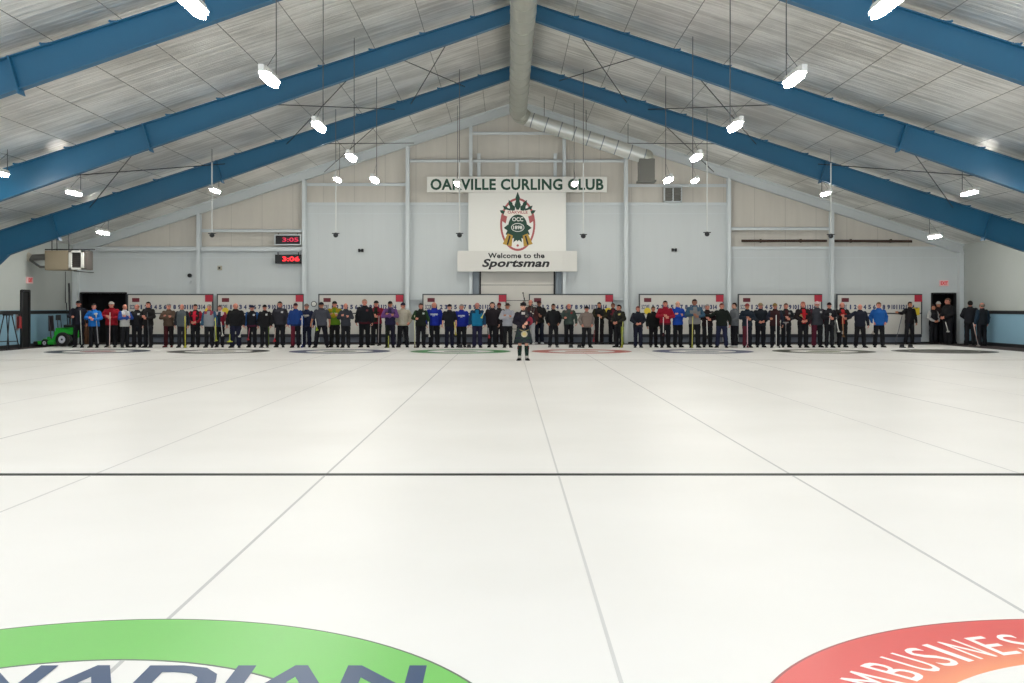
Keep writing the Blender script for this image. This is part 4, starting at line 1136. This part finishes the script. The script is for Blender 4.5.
# feather bonnet / glengarry
def bon(m2):
    m2.capsule(HEAD + Vector((-.06, -.03, .09)), HEAD + Vector((.06, -.03, .09)), .03, .03, 10)
    m2.capsule(HEAD + Vector((0, -.08, .085)), HEAD + Vector((0, .12, .11)), .045, .03, 12)
gl = shell(lambda c: c.z > .035, (.09, .115, .115), OC, .01, 'bonnet', bon)
o = put('bonnet', gl, t); omat(o, [cloth((24, 22, 28))])
mb = MB(); mb.ball(HEAD + Vector((0, .01, .145)), .018); mb.build('toorie', cloth((150, 30, 40)), t)
mb = MB(); mb.box(-.05, .05, -.165, -.15, 1.385, 1.46); mb.build('shirt_front', cloth((206, 200, 196)), t)
piper = t
# bagpipes
sc_ = H / 1.745
t = thing('bagpipes', 'bagpipes with red tartan bag and dark drones held by the piper', 'bagpipes', piper.location[:])
t.scale = (sc_, sc_, sc_)
mb = MB(); mb.ball((.20, -.17, 1.19), (.09, .10, .13), 18, 12); mb.capsule((.20, -.15, 1.2), (.24, .02, 1.16), .09, .07, 12); mb.capsule((.17, -.2, 1.17), (.06, -.30, 1.12), .08, .03, 12)
me = remesh(mb, .014, .6, 'bag'); me.materials.append(mat('bag_red', (128, 20, 44), .85, var=.3, vscale=16)); put('bag', me, t)
def drone(a, b2, nm='drone'):
    mb = MB(); a = Vector(a); b2 = Vector(b2); mb.cone(a, b2, .013, .013, 10)
    for f, r in ((.25, .02), (.5, .022), (.75, .02), (.97, .024)): mb.cone(a.lerp(b2, f - .03), a.lerp(b2, f + .03), r, r, 10)
    d = mb.build(nm, mat('blackwood', (26, 22, 22), .35), t)
    mb = MB(); mb.cone(a.lerp(b2, .44), a.lerp(b2, .47), .0235, .0235, 10); mb.cone(a.lerp(b2, .99), b2, .026, .026, 10); mb.build('ferrule', mat('ivory', (220, 212, 196), .4), d)
drone((.16, -.10, 1.26), (-.01, .02, 2.06)); drone((.20, -.08, 1.26), (.27, .04, 1.70), 'drone'); drone((.24, -.08, 1.24), (.36, .06, 1.62), 'drone')
mb = MB(); mb.cone((.07, -.31, 1.12), (.02, -.36, .92), .014, .011, 10); mb.cone((.02, -.36, .92), (.017, -.365, .90), .022, .022, 10); mb.build('chanter', mat('blackwood', (26, 22, 22), .35), t)
mb = MB(); mb.tube([(.16, -.24, 1.27), (.09, -.24, 1.42), (.01, -.12, 1.55)], .010, 8); mb.build('blowpipe', mat('blackwood', (26, 22, 22), .35), t)
mb = MB(); mb.tube([(-.01, .02, 1.80), (.11, .03, 1.66), (.27, .04, 1.62), (.35, .06, 1.58)], .006, 6); mb.build('cord', cloth((40, 80, 60)), t)

# ------------------------------------------------------------------ brooms
HDL = MB(); HDL.cone((0, 0, .03), (0, 0, 1.0), .0165, .0165, 10); HDL.ball((0, 0, 1.0), .018); HDL = HDL.mesh('handle', [cloth((10, 10, 10))], True)
BH_ = MB(); BH_.bevbox(-.11, .11, -.035, .035, -.005, .04, .012); BH_.bevbox(-.04, .04, -.022, .022, .035, .075, .01); BH_.cone((0, 0, .06), (0, 0, .13), .022, .018, 10); BH_ = BH_.mesh('broom_head', [cloth((10, 10, 10))])
def broom(hp, tp, hc, pc, who, Y=41.66, L=1.15, rot=0):
    """hp: head pixel, tp: top-of-pole pixel"""
    a = P(hp[0], hp[1], Y); b2 = P(tp[0], tp[1], Y)
    if hp[1] > 342: a.z = .012
    d = b2 - a; l = d.length
    t = thing('curling_broom', 'curling broom ' + who, 'broom', a, 0, 'curling brooms held along the line')
    q = d.to_track_quat('Z', 'Y'); t.rotation_mode = 'QUATERNION'; t.rotation_quaternion = q
    o = put('handle', HDL, t); o.scale = (1, 1, l); omat(o, [mat('pole_%d_%d_%d' % pc, pc, .4)])
    o = put('broom_head', BH_, t); omat(o, [cloth(hc)]); o.rotation_euler = (0, 0, rot)
W = (222, 222, 216)
broom((82, 347), (80.3, 311), (40, 40, 44), (170, 176, 170), 'with pale pole held by person beside green machine')
broom((95.8, 313.5), (98.2, 343), W, (150, 150, 156), 'upside down, white head against sky blue jacket')
broom((109.5, 346.5), (110, 313), (180, 170, 160), (200, 176, 172), 'with pinkish pole before broad red jacket')
broom((149.2, 346.5), (147.3, 313), (40, 40, 44), (60, 62, 66), 'with dark pole held in tan gloves')
broom((185.3, 346.5), (185, 316.5), (200, 200, 60), (196, 190, 50), 'with yellow pole beside grey green shirt')
broom((222.7, 336), (221, 322), W, (206, 206, 200), 'with white head hanging low beside maroon jacket', Y=41.7)
broom((239.4, 337), (242.5, 327), W, (206, 206, 200), 'with white head before oversized black coat', Y=41.7)
broom((216.2, 341), (215.2, 318), (206, 214, 90), (196, 206, 90), 'with yellow green head near grey vest')
broom((229.8, 342), (229.8, 334), (206, 214, 90), (196, 206, 90), 'with yellow green head left of oversized black coat')
broom((248, 340), (249.5, 328), (170, 60, 70), (150, 70, 90), 'with dull red head beside blue sleeved vest')
broom((274.6, 341.5), (275.4, 328), (206, 50, 60), (190, 170, 160), 'with red head left of charcoal jacket')
broom((302.2, 346.5), (302, 316), (60, 70, 130), (206, 210, 216), 'with white pole before flat grey cap wearer')
broom((317.2, 330.5), (315.4, 319), (186, 214, 60), (200, 200, 190), 'with lime head hanging beside grey shirt')
broom((378.2, 346), (379.0, 316), (50, 50, 54), (150, 140, 140), 'upright before maroon jacket with black front', Y=43.7)
broom((388.4, 346), (388.6, 336), (150, 160, 70), (180, 186, 80), 'with yellow green pole before patterned jacket')
broom((397, 344), (396.2, 312), (80, 80, 120), (214, 216, 214), 'with white pole between patterned jacket and cream fleece', Y=42.2)
broom((414.8, 346), (414.6, 316), (120, 110, 80), (206, 206, 160), 'with pale pole beside black and green jacket')
broom((429.4, 336.8), (428.2, 322), W, (180, 184, 186), 'with white head hanging from taller royal blue jacket')
broom((455.8, 335), (454.3, 322), (216, 200, 60), (206, 196, 100), 'with yellow head beside shorter royal blue jacket')
broom((489.3, 338), (488.3, 328), (214, 60, 70), (150, 150, 150), 'with red head before black hooded jacket')
broom((481.5, 318), (487, 306.5), (214, 220, 120), (206, 206, 200), 'with lemon head across teal jacket', Y=41.6)
broom((599.0, 344), (599.5, 317), (60, 60, 64), (190, 190, 184), 'upright before yellow trimmed black sleeves', Y=45.4)
broom((593.5, 341.5), (594.5, 330), (190, 60, 70), (120, 60, 60), 'with pink head left of yellow trimmed black sleeves', Y=45.4)
broom((621.6, 345), (623, 322), (196, 190, 60), (180, 184, 100), 'with yellow pole beside yellow arm striped jacket')
broom((663.3, 336), (663.4, 317), (60, 24, 30), W, 'with white pole before crimson jacket')
broom((692.1, 344.5), (692.8, 314.5), (190, 190, 80), (206, 200, 110), 'with yellow pole before very tall grey vest')
broom((707.4, 338.5), (706.8, 320.5), (40, 40, 44), W, 'with white pole below yellow chest stripe')
broom((747.6, 346), (747.2, 317.5), (110, 40, 56), (226, 190, 200), 'with pink white pole before dark navy jacket')
broom((776.2, 346.8), (776.2, 315.5), W, (222, 222, 220), 'with white pole and head by tan cap wearer')
broom((785.8, 322), (785.8, 336), (150, 146, 146), (90, 90, 94), 'head up, grey, against black jacket chest')
broom((800.5, 315), (806, 321), (180, 160, 110), (150, 60, 60), 'short tan end in ruddy person\'s hands')
broom((830.5, 313.5), (829.2, 324), W, (206, 206, 200), 'with white head crossed before black cap wearer', rot=.4)
broom((838.8, 332), (836, 317.5), W, (216, 216, 212), 'with white head hanging left of red fronted jacket')
broom((843.4, 337), (842.6, 318), (110, 80, 54), (176, 130, 90), 'with wooden pole before red fronted jacket')
broom((873, 334), (873.3, 319), (180, 170, 160), (190, 190, 188), 'with pale pole beside bright blue jacket at right')
broom((895, 343), (902, 316), (60, 60, 66), (90, 90, 96), 'with thin dark pole before rightmost scoreboard', Y=45.2)
broom((948.2, 332), (945.5, 322), W, (214, 214, 210), 'with white head in front of long black coat', Y=45.4)
broom((978.4, 346), (973.2, 323), (170, 160, 154), (176, 150, 144), 'held downward by balding person near right wall', Y=43.2)

# rubber hacks
for k, w in ((3, 'far green'), (4, 'far red'), (7, 'far black filled')):
    X = S0 + SP * (k - 3)
    for s in (-1, 1):
        wd = 'left' if s < 0 else 'right'
        t = thing('foot_hack', '%s black rubber foot hack behind the %s house ring' % (wd, w), 'hack', (X + s * .17, 41.9, 0), 0, 'rubber hacks behind the far houses')
        mb = MB(); mb.bevbox(-.09, .09, -.12, .12, 0, .035, .01); mb.build('base_plate', M_black, t)
        mb = MB(); mb.prism([(-.08, .03), (.08, .03), (.07, .12), (-.07, .12)], .0, .1); mb.build('foot_rest', M_black, t)

# ------------------------------------------------------------------ left corner equipment
# ride-on machine
YM = 43.3
MG = mat('machine_green', (30, 168, 44), .35, var=.08, vscale=4); MT = mat('tyre', (22, 22, 22), .8); MR = mat('wheel_rim', (196, 196, 204), .4)
o0 = P(66.5, 339, YM); k = YM / F
t = thing('ride_on_machine', 'bright green ride-on machine with white rimmed wheel by left wall', 'machine', (o0.x, YM, 0)); t.scale = (.85, .85, .9)
r = .33
for (x, y, rr) in ((0, -.42, r), (0, .42, r), (-.88, -.34, .17), (-.88, .34, .17)):
    bm = bmesh.new(); mbw = MB()
    yy0, yy1 = y - .13, y + .13
    prof2 = [(rr * .52, yy0), (rr * .86, yy0), (rr, yy0 + .05), (rr, yy1 - .05), (rr * .86, yy1), (rr * .52, yy1)]
    n = 28; vs = []
    for a_, b_ in prof2:
        vs += [(x + a_ * math.cos(2 * PI * i / n), b_, rr + a_ * math.sin(2 * PI * i / n)) for i in range(n)]
    fs = []
    for j in range(6):
        a_ = j * n; b_ = ((j + 1) % 6) * n
        fs += [(a_ + i, a_ + (i + 1) % n, b_ + (i + 1) % n, b_ + i) for i in range(n)]
    mbw.add(vs, fs); wheel = mbw.build('wheel', MT, t, True)
    m2 = MB(); sgn = -1 if y < 0 else 1
    m2.cone((x, y + sgn * .06, rr), (x, y + sgn * .115, rr), rr * .56, rr * .54, 24); m2.build('rim', MR, wheel)
    m2 = MB(); m2.cone((x, y + sgn * .115, rr), (x, y + sgn * .14, rr), rr * .16, rr * .13, 12); m2.build('hub_cap', M_dark, wheel); bm.free()
mb = MB(); mb.prism([(-.35, .35), (-.42, .62), (-.30, .84), (.55, .88), (.58, .80), (.52, .40), (.45, .75), (.1, .86), (-.25, .78), (-.30, .42)], -.42, .42)
mb.bevbox(-.38, .55, -.40, .40, .55, .86, .05); mb.prism([(-.42, .62), (-.62, .30), (-.62, .18), (-.3, .25), (-.22, .6)], -.3, .3); mb.build('body_cover', MG, t)
mb = MB(); mb.bevbox(-1.24, -.45, -.45, .45, .10, .26, .04); mb.bevbox(-1.05, -.65, -.25, .25, .25, .36, .04); mb.cone((-.85, 0, .36), (-.85, 0, .44), .1, .08, 12); mb.build('mower_deck', MG, t)
mb = MB(); mb.bevbox(-1.41, -1.20, -.5, .5, .08, .24, .05); mb.build('front_guard', MT, t)
mb = MB(); mb.bevbox(-.05, .45, -.25, .25, .86, 1.0, .05); mb.bevbox(.36, .50, -.25, .25, .95, 1.42, .05); mb.build('seat', M_black, t)
mb = MB(); mb.tube([(-.32, -.2, .8), (-.40, -.2, 1.45)], .02, 8); mb.tube([(-.32, .2, .8), (-.40, .2, 1.45)], .02, 8); mb.box(-.42, -.38, -.25, .25, 1.2, 1.45); mb.build('control_lever', M_dark, t)
mb = MB(); mb.tube([(-.65, -.2, .3), (-.78, -.2, 1.42)], .03, 8); mb.tube([(-.65, .2, .3), (-.78, .2, 1.42)], .03, 8); mb.box(-.8, -.72, -.2, .2, .7, 1.4); mb.build('front_shield', mat('dark_shield', (48, 40, 46), .5), t)

# unit heater hanging near the corner
YH = 42.5
kh = YH / F; hx = lambda p: (p - VX) * kh; hz = lambda p: CZ + (VY - p) * kh
t = thing('unit_heater', 'beige box heater with white framed grille and round pipe, hung top left', 'heater', (0, 0, 0))
mb = MB(); mb.bevbox(hx(49), hx(73), YH - .4, YH + .4, hz(270.5), hz(251), .02); mb.build('cabinet', mat('heater_beige', (150, 138, 116), .5), t)
mb = MB(); x0, x1, z0, z1 = hx(73), hx(87.5), hz(270), hz(251)
for a in ((x0, x0 + .1, z0, z1), (x1 - .1, x1, z0, z1), (x0, x1, z0, z0 + .08), (x0, x1, z1 - .08, z1)): mb.box(a[0], a[1], YH - .42, YH - .2, a[2], a[3])
mb.build('grille_frame', mat('heater_white', (206, 206, 200), .5), t)
mb = MB(); mb.box(x0 + .1, x1 - .1, YH - .3, YH - .1, z0 + .08, z1 - .08)
for q in range(7): mb.box(x0 + .1, x1 - .1, YH - .36, YH - .3, z0 + .12 + q * .085, z0 + .14 + q * .085)
mb.box(x1, x1 + .1, YH - .35, YH + .3, z0, z1); mb.build('grille', mat('grille_dark', (74, 70, 66), .6), t)
mb = MB(); mb.tube([(hx(49), YH, hz(257)), (hx(34), YH, hz(257.5)), (hx(30), YH, hz(258))], .13, 14); mb.tube([(hx(50), YH, hz(266.5)), (hx(40), YH, hz(267)), (hx(30), YH, hz(260))], .05, 8)
mb.build('flue_pipe', mat('flue', (110, 110, 108), .4, metal=.5), t)
mb = MB(); mb.cone((hx(19), YH, hz(252.5)), (hx(31), YH, hz(258.5)), .22, .17, 16); mb.build('flue_cap', mat('flue_light', (168, 164, 152), .4, metal=.4), t)
mb = MB()
for p in (52, 57, 69): mb.cone((hx(p), YH, hz(251)), (hx(p), YH, zr(hx(p))), .025, .025, 6)
mb.box(hx(45), hx(95), YH - .02, YH + .02, hz(250.2), hz(249)); mb.tube([(hx(74), YH, hz(271)), (hx(74), YH + 2, hz(271)), ], .02, 6)
mb.build('hanger_rod', M_dark, t)

# wall conduit, leaning poles, stand, extinguisher
t = thing('electric_box', 'small grey switch box with conduit beside left corner', 'box', (wx(76.5), YW, 0))
mb = MB(); mb.bevbox(-.12, .12, -.12, 0, wz(289), wz(283), .01); mb.build('box_cover', M_steelg, t); mb = MB(); mb.tube([(0, -.05, wz(283)), (0, -.05, wz(270))], .03, 6); mb.build('conduit', M_dark, t)
for px0, py0, px1, py1, w, r_ in ((69, 284, 71, 319, 'thick dark pole leaning in the left corner', .045), (66.5, 303, 68.5, 343, 'thin dark pole leaning behind green machine', .02), (65.5, 272, 65.5, 303, 'thin grey conduit hanging below unit heater', .015)):
    a = P(px0, py0, 45.8); c = P(px1, py1, 45.4)
    if r_ != .015: c.z = 0.0; 
    else: c = P(px1, py1, 45.8)
    mb = MB(); mb.cone(a, c, r_, r_, 10); mb.ball(a, r_ * 1.02, 10, 6)
    o = tag(mb.build('leaning_pole' if r_ != .015 else 'conduit', M_dark), w, 'pole')
t = thing('wooden_rack', 'brown wooden board rack standing in the dark opening at left', 'rack', (P(86.5, 0, 46.2).x, 46.2, 0))
mb = MB()
for x in (-.14, 0, .14): mb.box(x - .05, x + .05, -.03, .03, 0, 1.5)
mb.build('upright_board', mat('brown_wood', (104, 72, 48), .6, var=.2, vscale=8), t)
mb = MB(); mb.box(-.2, .2, .03, .06, .3, .4); mb.box(-.2, .2, .03, .06, 1.1, 1.2); mb.build('cross_rail', mat('brown_wood', (104, 72, 48), .6), t)
t = thing('extinguisher', 'red fire extinguisher on left wall just before side door', 'fire extinguisher', (XL + .1, 41.5, 1.0))
mb = MB(); mb.cone((0, 0, -.22), (0, 0, .2), .08, .08, 16); mb.ball((0, 0, .2), .08); mb.build('cylinder_tank', mat('ext_red', (150, 30, 34), .4), t)
mb = MB(); mb.box(-.03, .03, -.05, .05, .27, .34); mb.tube([(0, -.05, .3), (.02, -.11, .2), (.02, -.11, -.1)], .015, 6); mb.build('valve_hose', M_black, t)
mb = MB(); mb.box(-.1, -.08, -.12, .12, -.3, .42); mb.build('backing_plate', mat('plate_grey', (150, 140, 140), .5), t)
t = thing('folding_stand', 'black folding stand with sloping legs against left blue wall', 'stand', (-18.95, 39.6, 0))
for y0, y1, z1_ in ((-.5, -.1, 1.32), (.5, .1, 1.32)):
    for x in (-.2, .2):
        mb = MB(); mb.cone((x, y0, 0), (x * .5, y1, z1_), .022, .022, 8); mb.build('leg', M_black, t)
mb = MB(); mb.cone((.16, -.4, .32), (.16, .4, .32), .018, .018, 8); mb.cone((-.16, -.4, .32), (-.16, .4, .32), .018, .018, 8); mb.build('cross_bar', M_black, t)
mb = MB(); mb.bevbox(-.14, .14, -.16, .16, 1.30, 1.36, .02); mb.build('top_plate', M_black, t)
t = thing('clipboard', 'small yellow sheet pinned at right end of rightmost scoreboard', 'card', (P(917, 310, YB - .1).x, YB - .045, P(917, 312, YB).z))
mb = MB(); mb.box(-.14, .14, 0, .02, -.14, .2); mb.build('sheet', M_y, t); mb = MB(); mb.box(-.05, .05, -.015, 0, .16, .2); mb.build('clip', M_dark, t)

# ------------------------------------------------------------------ camera, world, colour
cam = bpy.data.cameras.new('camera'); co = bpy.data.objects.new('camera', cam); C.objects.link(co)
cam.sensor_width = 36; cam.lens = F / 1024 * 36
cam.shift_x = (512 - VX) / 1024; cam.shift_y = (VY - 341.5) / 1024
co.location = (0, 0, CZ); co.rotation_euler = (PI / 2, 0, 0); cam.clip_end = 200; cam.clip_start = .05
bpy.context.scene.camera = co
w = bpy.data.worlds.new('world'); bpy.context.scene.world = w; w.use_nodes = True
bg = w.node_tree.nodes['Background']; bg.inputs[0].default_value = lin((225, 232, 240)); bg.inputs[1].default_value = 2.95
sc = bpy.context.scene
sc.view_settings.view_transform = 'Standard'; sc.view_settings.look = 'None'; sc.view_settings.gamma = 1; sc.view_settings.exposure = 0.31
sc.view_settings.use_curve_mapping = False
